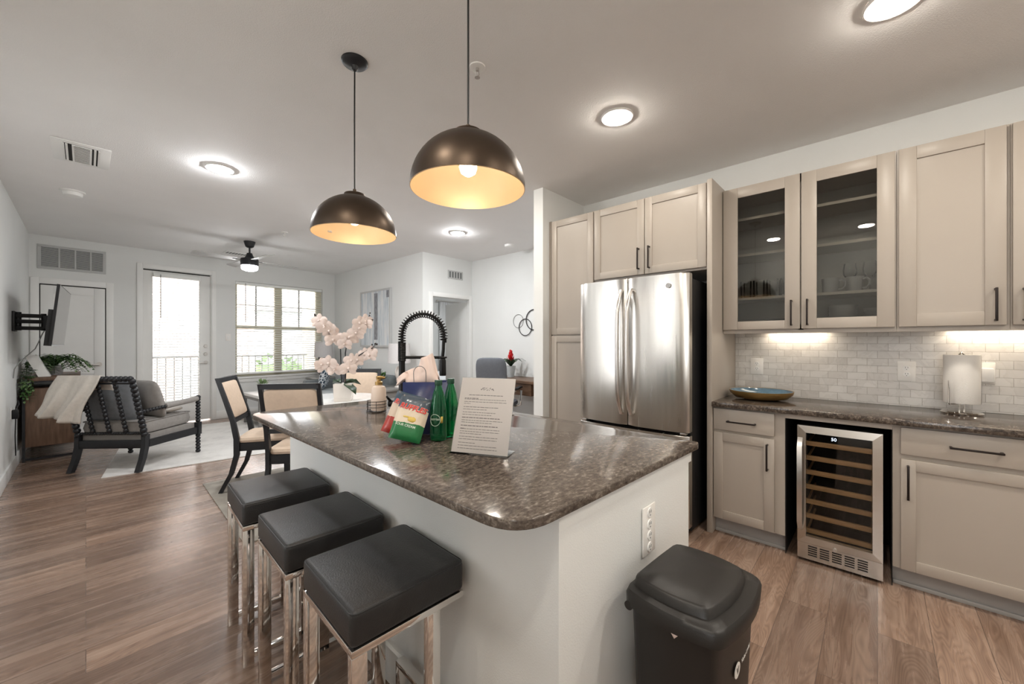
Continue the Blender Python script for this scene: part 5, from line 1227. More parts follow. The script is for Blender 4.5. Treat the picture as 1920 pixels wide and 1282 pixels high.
t = thing('wall_mount', 'black double arm bracket carrying the television', 'wall mount', (-0.5, 6.52, 1.53))
m = W(t); m.box(-0.509, -0.490, 6.40, 6.64, 1.43, 1.635, 0.003); m.build('wall_plate', BLACKM, t)
for z in (1.445, 1.515, 1.575): W(t).box(-0.492, -0.295, 6.49, 6.55, z, z + 0.038, 0.004).build('arm', BLACKM, t)
m = W(t); m.cyl((-0.475, 6.52, 1.44), (-0.475, 6.52, 1.63), 0.022, n=14); m.cyl((-0.305, 6.52, 1.44), (-0.305, 6.52, 1.62), 0.020, n=14); m.build('pivot', BLACKM, t)
W(t).box(-0.305, -0.262, 6.44, 6.60, 1.46, 1.60, 0.003).build('tilt_head', BLACKM, t)
t = thing('television_cable', 'thin grey cord hanging from the television bracket', 'cord', (-0.42, 6.5, 1.2))
m = W(t); m.tube([(-0.30, 6.50, 1.44), (-0.315, 6.49, 1.40), (-0.335, 6.48, 1.33), (-0.36, 6.47, 1.25), (-0.42, 6.46, 1.17), (-0.47, 6.45, 1.10), (-0.495, 6.45, 1.04), (-0.502, 6.45, 0.95)], 0.005, 6); m.build('cable', CORDG, t)
t = outlet('wall_outlet', 'outlet with black plug on the wall below television', -0.5095, 6.35, 0.60); t.rotation_euler = (0, 0, R(180))
m = MB(); m.box(-0.05, -0.006, -0.03, 0.03, -0.05, 0.04, 0.006); m.tube([(-0.03, 0.0, 0.04), (-0.05, -0.03, 0.09), (-0.04, -0.10, 0.12), (-0.02, -0.16, 0.05), (-0.012, -0.20, -0.25), (-0.012, -0.26, -0.52)], 0.0045, 6); m.build('black_plug', BLACKM, t)

t = thing('media_console', 'wood and black metal console against the left wall', 'console', (-0.27, 7.40, 0))
m = W(t); x0, x1, y0, y1 = -0.475, -0.055, 6.86, 7.90
W(t).box(x0 - .008, x1 + .008, y0 - .008, y1 + .008, 0.885, 0.925, 0.003).build('top_board', CONSW, t)
W(t).box(x0 + 0.02, x1 - 0.02, y0 + 0.014, y1 - 0.014, 0.155, 0.80, 0.003).build('side_panel', CONSW, t)
m = W(t); m.box(x1 - 0.021, x1 - 0.004, y0 + 0.03, (y0 + y1) / 2 - .003, 0.16, 0.795, 0.003); m.build('door', CONSW, t)
m = W(t); m.box(x1 - 0.021, x1 - 0.004, (y0 + y1) / 2 + .003, y1 - .03, 0.16, 0.795, 0.003); m.build('door', CONSW, t)
for (xx, yy) in ((x0, y0), (x1 - .022, y0), (x0, y1 - .022), (x1 - .022, y1 - .022)): W(t).box(xx, xx + 0.022, yy, yy + 0.022, 0.0, 0.885).build('leg', BLACK, t)
m = W(t)
for yy in (y0, y1 - .022):
    for z in (0.012, 0.863): m.box(x0 + .022, x1 - .022, yy, yy + 0.022, z, z + 0.022)
for xx in (x0, x1 - .022):
    for z in (0.863,): m.box(xx, xx + .022, y0 + .022, y1 - .022, z, z + 0.022)
m.build('metal_frame', BLACK, t)

# greenery and slanted white panel on the console
t = thing('trailing_plant', 'green leafy plant trailing over the console', 'plant', (-0.27, 7.28, 0.9255))
MB().lathe([(0.0, 0.0), (0.075, 0.0), (0.095, 0.11), (0.088, 0.11), (0.07, 0.01), (0.0, 0.01)], n=24).build('pot', GREYC, t)
rr = random.Random(21); ml, ms, mp = MB(), MB(), MB()
stems = []
for k in range(34):
    a = rr.uniform(0, 2 * math.pi); l = rr.uniform(0.16, 0.36)
    d = Vector((math.cos(a), math.sin(a) * 0.8, 0)); dr_ = rr.uniform(0.0, 0.10)
    if d.x > 0.2: l *= 1.15
    lim = lambda q: Vector((max(-0.20, q.x), q.y, max(0.012, q.z)))
    stems.append([lim(Vector((0, 0, 0.09)) + d * l * s_ + Vector((0, 0, 0.10 * math.sin(math.pi * min(1, s_ * 1.0)) * (1 + rr.random() * .6) - dr_ * s_ * s_))) for s_ in [i / 9 for i in range(10)]])
for k in range(9):                                            # vines that hang over the near end of the top
    x = rr.uniform(-0.205, -0.13); l = rr.uniform(0.14, 0.30)
    stems.append([Vector((0.3 * x, -0.1, 0.12)), Vector((0.8 * x, -0.28, 0.10)), Vector((x, -0.41, 0.06)), Vector((x - .01, -0.455, -0.02)), Vector((x, -0.46, -0.02 - l * .4)), Vector((x + rr.uniform(-.02, .02), -0.46, -0.02 - l * .7)), Vector((x + rr.uniform(-.02, .02), -0.46, -0.02 - l))])
for st in stems:
    ms.tube(st, 0.0018, 4)
    for i in range(1, len(st)):
        for q in range(4):
            p = st[i - 1].lerp(st[i], q / 4); d = (st[i] - st[i - 1]).normalized(); sd = d.cross(Vector((0, 0, 1))); sd = sd.normalized() if sd.length > .1 else Vector((1, 0, 0))
            sg = 1 if q % 2 else -1
            (mp if rr.random() < 0.35 else ml).leaf(p, d * 0.5 + sd * sg * 0.9 + Vector((0, 0, rr.uniform(-.2, .4))), (0, 0, 1), rr.uniform(0.035, 0.062), 0.022)
ms.build('stems', LEAFD, t); ml.build('foliage', LEAF, t, smooth=False); mp.build('young_foliage', LEAFL, t, smooth=False)
t = thing('leaning_panel', 'slanted white panel standing in front of the greenery', 'panel', (-0.355, 6.97, 0.9255))
m = W(t); m.raw([(-0.375 + dx + sx, 6.95 + dy, z) for (z, sx) in ((0.9260, 0.055), (1.17, -0.045)) for dy in (0, 0.16) for dx in (-0.045, 0.045)], [(0, 2, 3, 1), (4, 5, 7, 6), (0, 1, 5, 4), (2, 6, 7, 3), (0, 4, 6, 2), (1, 3, 7, 5)]); m.build('panel_body', PLASTICW, t)

# ---------------------------------------------------------------- rugs
tag(MB().quadslab([(0.10, 5.50), (2.64, 5.16), (2.67, 7.75), (0.42, 7.95)], 0.0005, 0.008).build('area_rug', RUGL), 'pale faded area rug under the bobbin armchair', 'rug')
tag(MB().quadslab([(0.735, 4.585), (0.700, 3.02), (2.72, 2.92), (2.80, 4.53)], 0.0005, 0.008).build('area_rug', RUGD), 'beige rug under the dining table', 'rug')
RZ = 0.0085

# ---------------------------------------------------------------- bobbin armchair with its cushions and throw
t = thing('bobbin_armchair', 'black bobbin turned armchair with grey seat', 'armchair', (0.13, 5.703, RZ), R(-44.5))
hw = 0.325
for sx in (-1, 1):
    m = MB(); x = sx * hw
    sec = [(0.0, -0.005, 0.0, .022), (0.0, 0.045, 0.12, .024), (0.0, 0.075, 0.24, .027), (0.0, 0.080, 0.36, .028)]
    ring = []
    for (_, y, z, r) in sec: ring.append([(x - 0.022, y - r, z), (x + 0.022, y - r, z), (x + 0.022, y + r, z), (x - 0.022, y + r, z)])
    loft(m, ring); m.build('leg', BLACK, t)
    m = MB(); m.spool((sx * 0.385, 0.72, 0.0), (sx * 0.385, 0.72, 0.22), 0.026, 6); m.box(sx * 0.385 - .026, sx * 0.385 + .026, 0.694, 0.746, 0.215, 0.36, 0.003); m.build('leg', BLACK, t)
    m = MB(); m.spool((sx * 0.385, 0.72, 0.36), (sx * 0.385, 0.72, 0.645), 0.026, 8); m.sphere((sx * 0.385, 0.72, 0.655), 0.027); m.build('arm_post', BLACK, t)
    m = MB(); m.spool((x, 0.075, 0.34), (x, -0.075, 0.945), 0.030, 13, n=12); m.build('back_post', BLACK, t)
    m = MB(); m.spool((x, 0.0, 0.60), (sx * 0.36, 0.30, 0.615), 0.020, 9); m.build('arm_rail', BLACK, t)
    m = MB(); m.tube([(sx * 0.36, 0.28, 0.618), (sx * 0.383, 0.70, 0.640)], 0.030, 14); m.build('arm_pad', TAUPE, t)
    m = MB(); m.bar((sx * 0.335, 0.10, 0.265), (sx * 0.385, 0.70, 0.265), 0.03, 0.075); m.build('seat_rail', BLACK, t)
for fx in (-0.62 * hw * .8, 0.0, 0.5 * hw): MB().spool((fx - .01, 0.060, 0.385), (fx - .01, -0.068, 0.925), 0.021, 13).build('back_spindle', BLACK, t)
m = MB(); m.spool((-hw - .01, -0.078, 0.945), (hw + .01, -0.078, 0.945), 0.030, 15, n=12); m.build('top_rail', BLACK, t)
MB().tube([(-hw, -0.066, 0.900), (hw, -0.066, 0.900)], 0.010, 8).build('thin_back_rail', BLACK, t)
MB().spool((-hw, 0.068, 0.375), (hw, 0.068, 0.375), 0.016, 26).build('lower_back_rail', BLACK, t)
m = MB(); m.box(-0.30, 0.30, 0.050, 0.085, 0.225, 0.305, 0.002); m.box(-0.36, 0.36, 0.70, 0.735, 0.225, 0.305, 0.002); m.build('seat_rail', BLACK, t)
m = MB(); m.raw([(x * f, y, z) for z in (0.300, 0.358) for (x, y, f) in ((-0.305, 0.095, 1), (0.305, 0.095, 1), (0.36, 0.70, 1), (-0.36, 0.70, 1))], [(3, 2, 1, 0), (4, 5, 6, 7), (0, 1, 5, 4), (1, 2, 6, 5), (2, 3, 7, 6), (3, 0, 4, 7)]); m.build('seat_deck', TAUPE, t)
m = MB(); m.cushion((0, 0.40, 0.425), (0.655, 0.66, 0.165), p=9, pz=4.5); sc_ = m.build('seat_cushion', TAUPE, t)
m = MB(); m.tube([(x, y, 0.488) for x, y in rounded([(-0.315, 0.085), (0.315, 0.085), (0.315, 0.715), (-0.315, 0.715)], [0.05] * 4, 5)], 0.005, 6, closed=True); m.build('piping', TAUPE, sc_)
A45 = t
def on_chair(p): return A45.location + Matrix.Rotation(R(-44.5), 3, 'Z') @ Vector(p)
def pillow(name, label, loc, rz, lean, size, mat, pinch=0.25, group=None, cat='pillow'):
    o = MB().cushion((0, 0, 0), size, Matrix.Rotation(rz, 4, 'Z') @ Matrix.Rotation(R(90) + lean, 4, 'X'), p=7, pz=2.0, n=14, pinch=pinch).build(name, mat)
    o.location = loc; tag(o, label, cat, group); return o
pillow('back_cushion', 'blue-grey back cushion behind the armchair spindles', on_chair((-0.06, 0.135, 0.715)), R(-44.5), R(13), (0.55, 0.50, 0.19), GREYF, 0.15, cat='cushion')
pillow('throw_pillow', 'taupe piped pillow at the right of armchair seat', on_chair((0.15, 0.315, 0.695)), R(-44.5 - 18), R(14), (0.42, 0.42, 0.15), TAUPE, 0.45)
tb = MB().cushion((0, 0, 0), (0.30, 0.12, 0.06), p=3, pz=2, n=10).build('folded_cloth', THROW); tb.location = on_chair((0.20, 0.50, 0.545)); tb.rotation_euler = (0, 0, R(20)); tag(tb, 'small light cloth lying on the armchair seat', 'cloth')
# throw: hangs over the left end of the top rail, its back half flaring down behind the chair
def thr(u, v):
    # u along the rail from outside to inside, v from the seat side over the rail and down the back
    if v < 0.3:
        s_ = v / 0.3; y = 0.10 - 0.13 * s_; z = 0.66 + 0.325 * s_; x = -0.46 + 0.40 * u
        x += (1 - s_) * (0.03 if u > .5 else -0.02)
    else:
        s_ = (v - 0.3) / 0.7; fl = (1 - u); ang = s_
        x = -0.46 + 0.40 * u - 0.13 * fl * s_ - 0.13 * u * s_
        z = 0.985 - 0.365 * s_ - 0.10 * s_ * u - 0.05 * fl * (1 - s_) * s_
        y = -0.10 - 0.07 * math.sin(math.pi * .5 * s_) - 0.02 * s_
    y += (0.026 * math.sin(u * 13 + 1.0 + v) + 0.012 * math.sin(u * 29 + 3 * v)) * max(0, v - 0.25) * 1.7
    x += 0.012 * math.sin(v * 9 + u * 4); z += 0.010 * math.sin(u * 11 + 2) * max(0, v - 0.5)
    return (x, y, z)
o = MB().sheet(thr, 26, 26).build('throw_blanket', THROW, solid=0.010); o.location = on_chair((0.11, 0.0, 0.0)); o.rotation_euler = (0, 0, R(-44.5)); tag(o, 'cream throw draped over the left corner of the armchair', 'blanket')

# ---------------------------------------------------------------- dining set
t = thing('dining_table', 'round pale marble dining table on a pedestal', 'table', (1.62, 3.90, RZ))
MB().lathe([(0.0, 0.725), (0.50, 0.725), (0.525, 0.735), (0.525, 0.748), (0.518, 0.752), (0.0, 0.752)], n=64).build('table_top', MARBLE, t)
MB().lathe([(0.0, 0.0), (0.26, 0.0), (0.265, 0.012), (0.20, 0.03), (0.07, 0.07), (0.045, 0.15), (0.045, 0.60), (0.09, 0.70), (0.18, 0.7245), (0.0, 0.7245)], n=40).build('pedestal', BLACK, t)
def dining_chair():
    t = thing('dining_chair', 'chair', 'chair')
    hw = 0.205
    for sx in (-1, 1):
        m = MB(); sec = [(-0.045, 0.0, .016), (0.035, 0.16, .018), (0.075, 0.32, .021), (0.075, 0.46, .022), (0.045, 0.62, .019), (-0.015, 0.82, .017), (-0.07, 0.995, .015)]
        loft(m, [[(sx * hw - .015, y - r, z), (sx * hw + .015, y - r, z), (sx * hw + .015, y + r, z), (sx * hw - .015, y + r, z)] for (y, z, r) in sec]); m.build('leg', BLACK, t)
        m = MB(); x = sx * 0.215; m.raw([(x + a * w_, 0.485 + b * w_, z) for (z, w_) in ((0.0, .015), (0.42, .022)) for (a, b) in ((-1, -1), (1, -1), (1, 1), (-1, 1))], [(3, 2, 1, 0), (4, 5, 6, 7), (0, 1, 5, 4), (1, 2, 6, 5), (2, 3, 7, 6), (3, 0, 4, 7)]); m.build('leg', BLACK, t)
    m = MB()
    m.bar((-0.195, 0.075, 0.385), (-0.205, 0.48, 0.385), .022, .07); m.bar((0.195, 0.075, 0.385), (0.205, 0.48, 0.385), .022, .07); m.box(-0.20, 0.20, 0.474, 0.496, 0.35, 0.42); m.box(-0.19, 0.19, 0.064, 0.086, 0.35, 0.42); m.build('apron', BLACK, t)
    m = MB(); m.cushion((0, 0.285, 0.445), (0.44, 0.44, 0.085), p=8, pz=3.0); m.build('seat', BEIGE, t)
    MB().bar((-hw, -0.066, 0.975), (hw, -0.066, 0.975), .03, .04).build('top_rail', BLACK, t)
    MB().bar((-hw, 0.043, 0.615), (hw, 0.043, 0.615), .026, .034).build('lower_back_rail', BLACK, t)
    lean = math.atan2(0.109, 0.345)
    m = MB(); m.cushion((0, -0.012, 0.795), (0.385, 0.335, 0.05), Matrix.Rotation(R(90) + lean, 4, 'X'), p=10, pz=3.5); m.build('back_pad', BEIGE, t)
    return t
c0 = dining_chair()
for i, (p, rz, lb) in enumerate([((0.935, 4.345, RZ), R(-119), 'beige and black dining chair at left, seen from its side'), ((1.095, 3.335, RZ), R(-37), 'beige and black dining chair with its back to the island'), ((2.17, 4.42, RZ), R(134), 'beige and black dining chair on the far side of table')]):
    o = c0 if i == 0 else copy_tree(c0)
    o.location = p; o.rotation_euler = (0, 0, rz); tag(o, lb, group='chairs around the dining table')
t = thing('orchid', 'white artificial orchid in a square white pot', 'plant', (1.675, 3.745, RZ + 0.7525), R(-32))
m = MB(); m.raw([(a * w_, b * w_, z) for (z, w_) in ((0.0, .075), (0.165, .082)) for (a, b) in ((-1, -1), (1, -1), (1, 1), (-1, 1))], [(3, 2, 1, 0), (4, 5, 6, 7), (0, 1, 5, 4), (1, 2, 6, 5), (2, 3, 7, 6), (3, 0, 4, 7)]); m.box(-0.081, 0.081, -0.081, 0.081, 0.022, 0.028); m.build('pot', CERAMW, t)
m = MB(); m.leaf((0.01, -0.05, 0.172), (0.62, -0.62, -0.30), (0, 0, 1), 0.19, 0.105, 0.5); m.leaf((0, 0.02, 0.166), (0.7, 0.5, 0.25), (0, 0, 1), 0.16, 0.08, 1.2); m.leaf((-0.02, 0, 0.166), (-0.5, 0.6, 0.3), (0, 0, 1), 0.14, 0.07, 1.2); m.build('leaves', LEAFD, t, solid=0.003)
m = MB()
st1 = [Vector(p) for p in ((0.015, 0, 0.15), (0.02, 0, 0.30), (0.015, 0.0, 0.45), (0.03, 0, 0.56), (0.09, 0, 0.66), (0.16, 0, 0.74), (0.22, 0, 0.79))]
st2 = [Vector(p) for p in ((-0.02, 0.01, 0.15), (-0.025, 0.01, 0.34), (-0.03, 0.01, 0.50), (-0.07, 0.01, 0.62), (-0.14, 0.01, 0.71), (-0.21, 0.01, 0.77))]
st3 = [Vector(p) for p in ((0.02, 0, 0.26), (0.05, -0.01, 0.34), (0.11, -0.01, 0.41), (0.20, -0.01, 0.47), (0.26, -0.01, 0.50))]
st4 = [Vector(p) for p in ((-0.025, 0.01, 0.24), (-0.07, 0.01, 0.31), (-0.14, 0.01, 0.35), (-0.21, 0.01, 0.36))]
for s_ in (st1, st2, st3, st4): m.tube(s_, 0.005, 7)
m.build('stems', BLACK, t)
rr = random.Random(4)
def flower(c, face, r):
    m = MB(); c = Vector(c); z = Vector(face).normalized(); x = Vector((1, 0, 0)) - z * z.x; x.normalize(); y = z.cross(x)
    for (a, l, wd, k) in ((90, 1.0, .34, 0), (215, 1.0, .34, 0), (325, 1.0, .34, 0), (15, .98, .52, .02), (165, .98, .52, .02)):
        d = x * math.cos(R(a)) + y * math.sin(R(a)); s_ = d.cross(z); mid = c + d * r * l * .55 + z * r * (.10 + k); n = 9
        P = [mid] + [c + d * r * l * (.55 - .5 * math.cos(2 * math.pi * q / n)) + s_ * r * wd * math.sin(2 * math.pi * q / n) + z * r * (k - .06 * math.sin(2 * math.pi * q / n) ** 2) for q in range(n)]
        m.raw(P, [(0, 1 + q, 1 + (q + 1) % n) for q in range(n)])
    m.sphere(c + z * r * .15, r * .18, 8)
    return m.build('flower', PETAL, t, sharp=80)
for st, k0, n in ((st1, 3, 8), (st2, 3, 8), (st3, 1, 6), (st4, 1, 6)):
    L = st[k0:]; 
    for k in range(n):
        f = k / (n - 1) * (len(L) - 1) * 0.86; i = min(int(f), len(L) - 2); p = L[i].lerp(L[i + 1], f - i)
        flower(p + Vector((rr.uniform(-.03, .03), -0.02 + rr.uniform(-.025, .025), rr.uniform(-.045, .015))), (rr.uniform(-.35, .35), -1, rr.uniform(-.3, .15)), rr.uniform(0.066, 0.080))
    m = MB()
    for k in range(6):
        e = L[-1] + Vector(((1 if L[-1].x > 0 else -1) * rr.uniform(-0.01, .05), rr.uniform(-.02, .02), rr.uniform(-.02, .05))); m.sphere(e, rr.uniform(.006, .011), 8); m.tube([L[-1], e], 0.0015, 4)
    m.build('buds', BUD, t)

# ---------------------------------------------------------------- living room: coffee table, sofa, lamps, painting
t = thing('coffee_table', 'white topped coffee table with dark legs and round shelf', 'coffee table', (2.22, 7.28, RZ), R(3))
MB().box(-0.46, 0.46, -0.36, 0.36, 0.445, 0.49, 0.004).build('table_top', PLASTICW, t)
for (sx, sy) in ((-1, -1), (1, -1), (1, 1), (-1, 1)): MB().box(sx * .43 - .018, sx * .43 + .018, sy * .33 - .018, sy * .33 + .018, 0, 0.4445).build('leg', GREYW, t)
m = MB(); m.box(-.43, .43, -.345, -.315, 0.40, 0.4445); m.box(-.43, .43, .315, .345, 0.40, 0.4445); m.box(-.445, -.415, -.33, .33, 0.40, 0.4445); m.box(.415, .445, -.33, .33, 0.40, 0.4445); m.box(-.43, .43, -.34, .34, 0.10, 0.12); m.build('frame', GREYW, t)
MB().lathe([(0, 0.12), (0.27, 0.12), (0.28, 0.132), (0.27, 0.146), (0, 0.146)], n=40).build('round_shelf', PLASTICW, t)
def small_plant(name, label, loc, r, h, n, seed, mats=(LEAF,), pot=GREYC):
    t = thing(name, label, 'plant', loc); rr = random.Random(seed)
    MB().lathe([(0.0, 0.0), (r * .75, 0.0), (r, h * .42), (r * .9, h * .42), (r * .7, h * .38), (0.0, h * .38)], n=24).build('pot', pot, t)
    m = MB()
    for k in range(n):
        a = rr.uniform(0, 6.28); e = rr.uniform(0.2, 1.3); d = Vector((math.cos(a) * math.cos(e), math.sin(a) * math.cos(e), math.sin(e)))
        p = Vector((0, 0, h * .42)) + d * rr.uniform(0.0, h * .5); m.leaf(p, d + Vector((rr.uniform(-.5, .5), rr.uniform(-.5, .5), 0)), (0, 0, 1), h * .26, h * .13)
    m.build('foliage', mats[0], t, smooth=False); return t
small_plant('potted_plant', 'small pale green plant on the coffee table', (1.95, 7.30, RZ + 0.4905), 0.045, 0.23, 60, 2, (LEAFL,), CERAMW)
t = thing('sofa', 'pale grey sofa against the wall under the painting', 'sofa', (3.15, 6.8, 0))
y0, y1 = 5.80, 7.78
m = W(t); m.box(2.72, 3.56, y0 + .02, y1 - .02, 0.09, 0.30, 0.02); m.build('base', SOFAF, t)
for yy in (y0, y1 - 0.20): W(t).box(2.70, 3.54, yy, yy + 0.20, 0.09, 0.62, 0.05, 4).build('arm', SOFAD, t)
W(t).box(3.36, 3.575, y0 + .02, y1 - .02, 0.30, 0.76, 0.05, 4).build('back', SOFAD, t)
for a in (0, 1):
    ya = y0 + .205 + a * .79; W(t).cushion((3.05, ya + .392, 0.385), (0.66, 0.78, 0.17), p=9, pz=4).build('seat_cushion', SOFAF, t)
    W(t).cushion((3.27, ya + .392, 0.62), (0.42, 0.76, 0.17), Matrix.Rotation(R(80), 4, 'Y'), p=7, pz=3).build('back_cushion', SOFAF, t)
m = W(t)
for (xx, yy) in ((2.78, y0 + .06), (3.48, y0 + .06), (2.78, y1 - .06), (3.48, y1 - .06)): m.cyl((xx, yy, 0.0005), (xx, yy, 0.09), 0.022, n=10)
m.build('feet', BLACK, t)
pillow('patterned_pillow', 'navy pillow with white lattice at far end of sofa', (2.92, 7.30, 0.69), R(58), R(12), (0.46, 0.46, 0.16), LATTICE, 0.4, 'patterned sofa pillows')
pillow('patterned_pillow', 'navy pillow with white lattice at near end of sofa', (2.96, 6.22, 0.69), R(48), R(12), (0.46, 0.46, 0.16), LATTICE, 0.4, 'patterned sofa pillows')
def side_table(name, label, cx, cy_, w_):
    t = thing(name, label, 'side table', (cx, cy_, 0))
    MB().box(-w_, w_, -w_, w_, 0.585, 0.62, 0.003).build('table_top', GREYW, t); MB().box(-w_ + .02, w_ - .02, -w_ + .02, w_ - .02, 0.44, 0.585, 0.002).build('drawer_box', GREYW, t)
    for sx in (-1, 1):
        for sy in (-1, 1): MB().box(sx * (w_ - .03) - .016, sx * (w_ - .03) + .016, sy * (w_ - .03) - .016, sy * (w_ - .03) + .016, 0.0005, 0.44).build('leg', GREYW, t)
    MB().sphere((-w_ - .008, 0, 0.51), 0.012, 10).build('knob', NICKEL, t)
side_table('side_table', 'grey wood side table in the far corner by window', 3.20, 8.06, 0.25)
side_table('side_table', 'grey wood side table at the near end of sofa', 3.20, 5.52, 0.26)
def lamp(label, loc, tall):
    t = thing('table_lamp', label, 'table lamp', loc)
    if tall:
        m = MB(); m.lathe([(0.0, 0.0), (0.065, 0.0), (0.07, 0.01), (0.105, 0.09), (0.125, 0.16), (0.105, 0.25), (0.06, 0.32), (0.035, 0.34), (0.035, 0.36), (0.0, 0.36)], n=14); 
        bmesh.ops.inset_individual(m.bm, faces=[f for f in m.bm.faces if len(f.verts) == 4], thickness=0.007, depth=-0.010); m.build('lamp_base', SILVER, t, smooth=False)
        z0 = 0.40
    else:
        MB().lathe([(0.0, 0.0), (0.07, 0.0), (0.07, 0.012), (0.02, 0.03), (0.018, 0.10), (0.06, 0.17), (0.07, 0.23), (0.05, 0.29), (0.018, 0.33), (0.0, 0.33)], n=28).build('lamp_base', CERAMW, t); z0 = 0.375
    MB().cyl((0, 0, 0.32), (0, 0, z0 + 0.1), 0.008, n=10).build('lamp_neck', NICKEL, t)
    MB().lathe([(0.172, z0), (0.160, z0 + 0.30), (0.156, z0 + 0.30), (0.168, z0)], n=48, close=True).build('lamp_shade', LAMPSH, t)
    m = MB(); m.tube([(-0.158, 0, z0 + .28), (0.158, 0, z0 + .28)], 0.0025, 6); m.tube([(0, -0.158, z0 + .28), (0, 0.158, z0 + .28)], 0.0025, 6); m.cyl((0, 0, z0 + .06), (0, 0, z0 + .285), 0.006, n=8); m.build('shade_spider', NICKEL, t)
    return t
lamp('table lamp with woven silver base in the far corner', (3.20, 8.05, 0.6205), True)
lamp('table lamp with white shade at near end of sofa', (3.30, 5.44, 0.6205), False)
small_plant('potted_plant', 'small bushy plant in a grey pot near lamp', (3.06, 5.62, 0.6205), 0.065, 0.25, 130, 8, (LEAF,), GREYC)
t = thing('framed_painting', 'abstract white and grey painting in silver frame above sofa', 'painting', (3.58, 6.68, 1.75))
AX = math.atan2(3.615 - 3.585, 5.39 - 8.62)
def pw(y): return 3.615 + (y - 5.39) * (3.585 - 3.615) / (8.62 - 5.39) - 0.0008
pa, pb, za, zb = 6.165, 7.235, 1.232, 2.262
def onw(m, ya, yb, z0, z1, d0, d1): return m.raw([(pw(y) - d, y, z) for d in (d0, d1) for z in (z0, z1) for y in (ya, yb)], [(0, 2, 3, 1), (4, 5, 7, 6), (0, 1, 5, 4), (2, 6, 7, 3), (0, 4, 6, 2), (1, 3, 7, 5)])
m = W(t); onw(m, pa, pb, za, za + .03, 0, .045); onw(m, pa, pb, zb - .03, zb, 0, .045); onw(m, pa, pa + .03, za + .03, zb - .03, 0, .045); onw(m, pb - .03, pb, za + .03, zb - .03, 0, .045); m.build('frame', GRIL, t)
m = W(t); onw(m, pa + .03, pb - .03, za + .03, zb - .03, 0.004, .036); cv = m.build('canvas', ART, t)
m = W(t); onw(m, 6.60, 6.725, 1.36, 2.20, .0362, .0368); onw(m, 6.215, 6.30, 2.10, 2.225, .0362, .0368); m.build('brush_stroke', ARTD, cv)

# ---------------------------------------------------------------- desk nook
t = thing('desk', 'dark wood desk with drawers against the nook wall', 'desk', (4.38, 3.5, 0))
W(t).box(4.08, 4.632, 2.62, 4.38, 0.745, 0.785, 0.004).build('desk_top', DESKW, t)
W(t).box(4.12, 4.62, 2.66, 3.10, 0.30, 0.744, 0.003).build('drawer_box', DESKW, t)
m = W(t); m.box(4.105, 4.62, 3.45, 3.86, 0.58, 0.744, 0.003); dd = m.build('drawer', DESKW, t); W(t).cyl((4.104, 3.65, 0.66), (4.085, 3.65, 0.66), 0.012, n=12).build('knob', BLACKM, dd)
for (xx, yy) in ((4.11, 2.65), (4.59, 2.65), (4.11, 4.33), (4.59, 4.33)): W(t).box(xx - .02, xx + .02, yy - .02, yy + .02, 0.0005, 0.745).build('leg', BLACKM, t)
t = thing('office_chair', 'grey office chair at the desk, black base', 'office chair', (3.80, 3.80, 0), R(-62))
m = MB(); m.cushion((0, -0.235, 0.84), (0.42, 0.56, 0.11), Matrix.Rotation(R(98), 4, 'X'), p=6, pz=3.0); m.build('backrest', OFFICE, t)
m = MB(); m.cushion((0, 0.03, 0.485), (0.50, 0.50, 0.11), p=6, pz=3); m.build('seat', OFFICE, t)
for sx in (-1, 1):
    m = MB(); m.tube([(sx * .22, 0.10, 0.44), (sx * .30, 0.12, 0.46), (sx * .31, 0.14, 0.66), (sx * .30, 0.02, 0.69), (sx * .29, -0.16, 0.68)], 0.013, 8); m.build('armrest_bracket', CHROME, t)
    MB().box(sx * .30 - .03, sx * .30 + .03, -0.12, 0.14, 0.69, 0.72, 0.01).build('armrest', BLACKM, t)
MB().tube([(0, -0.10, 0.43), (0, -0.24, 0.45), (0, -0.285, 0.62), (0, -0.29, 0.80)], 0.02, 8).build('back_support', BLACKM, t)
MB().cyl((0, 0, 0.09), (0, 0, 0.44), 0.028, n=14).build('gas_column', BLACKM, t)
m = MB()
for k in range(5):
    a = R(72 * k + 10); d = Vector((math.cos(a), math.sin(a), 0)); m.tube([d * .03 + Vector((0, 0, .11)), d * .29 + Vector((0, 0, .075))], [.024, .014], 8)
m.build('star_base', BLACKM, t)
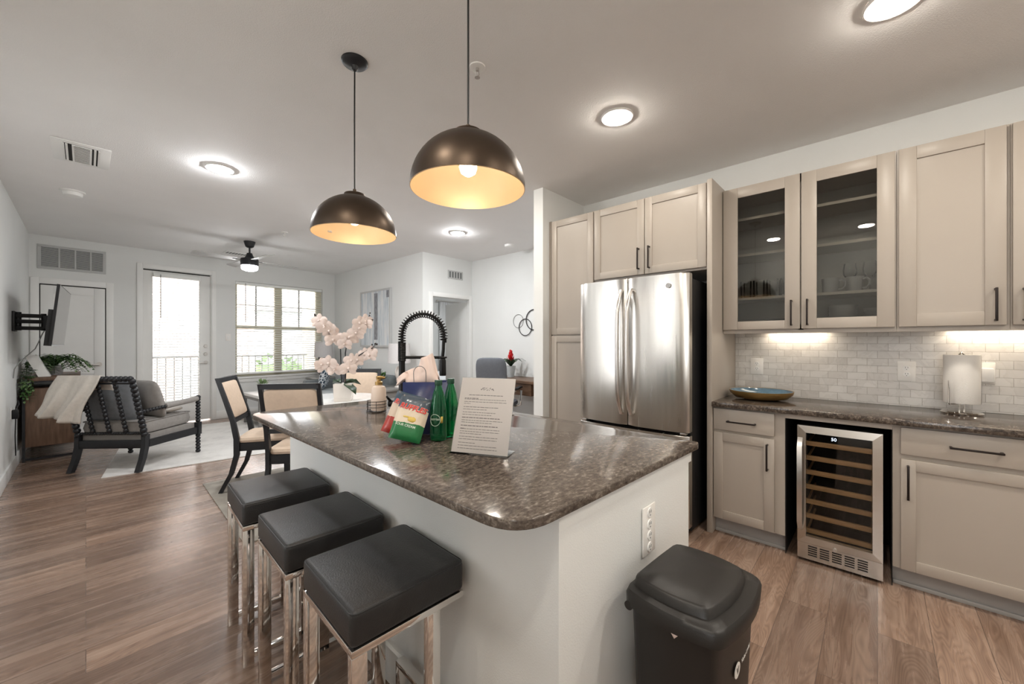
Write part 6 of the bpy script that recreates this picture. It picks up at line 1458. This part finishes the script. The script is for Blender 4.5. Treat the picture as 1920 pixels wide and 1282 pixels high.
for k in range(5):
    a = R(72 * k + 10); d = Vector((math.cos(a), math.sin(a), 0)); p = d * .30 + Vector((0, 0, .0285)); s_ = Vector((-d.y, d.x, 0)); m = MB(); m.cyl(p - s_ * .02, p + s_ * .02, 0.028, n=14); m.tube([p, p + Vector((0, 0, .05))], .006, 6); m.build('caster', BLACKM, t)
t = thing('bromeliad', 'red flowering bromeliad in a pale pot on the desk', 'plant', (4.40, 4.10, 0.7855))
MB().lathe([(0.0, 0.0), (0.05, 0.0), (0.075, 0.17), (0.068, 0.17), (0.045, 0.012), (0.0, 0.012)], n=24).build('pot', SOFAF, t)
m = MB(); rr = random.Random(9)
for k in range(9):
    a = k * 0.70; d = Vector((math.cos(a), math.sin(a), 0.55)); p = Vector((0, 0, 0.16)); ll = rr.uniform(0.19, 0.27)
    q = [p + Vector((d.x, d.y, 0)) * ll * s_ + Vector((0, 0, 0.12 * math.sin(s_ * 2.4))) for s_ in (0, .25, .5, .75, 1)]; w_ = (.012, .024, .024, .016, .002); s_ = Vector((-math.sin(a), math.cos(a), 0))
    m.raw([x + s_ * w for x, w in zip(q, w_)] + [x - s_ * w for x, w in zip(q, w_)], [(i, i + 1, 6 + i, 5 + i) for i in range(4)])
m.build('leaves', LEAFD, t, solid=0.003)
m = MB(); m.tube([(0, 0, 0.15), (0, 0, 0.40)], 0.012, 8); m.build('flower_stem', LEAFD, t)
m = MB()
for k in range(26):
    h = k / 25; a = k * 2.4; r = 0.055 * (1 - 0.55 * h); d = Vector((math.cos(a), math.sin(a), 1.0 + h)); m.leaf((0, 0, 0.22 + 0.16 * h), d, (0, 0, 1), r * 1.9, 0.042, -0.3)
m.build('red_bracts', RED, t, solid=0.002)
t = thing('ring_wall_art', 'thin black metal rings hung on the nook wall', 'wall art', (4.64, 4.0, 1.58))
for (yy, z, r, th, mt) in ((4.013, 1.549, 0.129, 0.006, BLACKM), (4.165, 1.650, 0.105, 0.003, GRILD), (3.84, 1.66, 0.155, 0.007, BLACKM)):
    W(t).ring((4.641 - 0.006 * (r > .12), yy, z), r, th, 'x', 48, 8).build('metal_ring', mt, t)
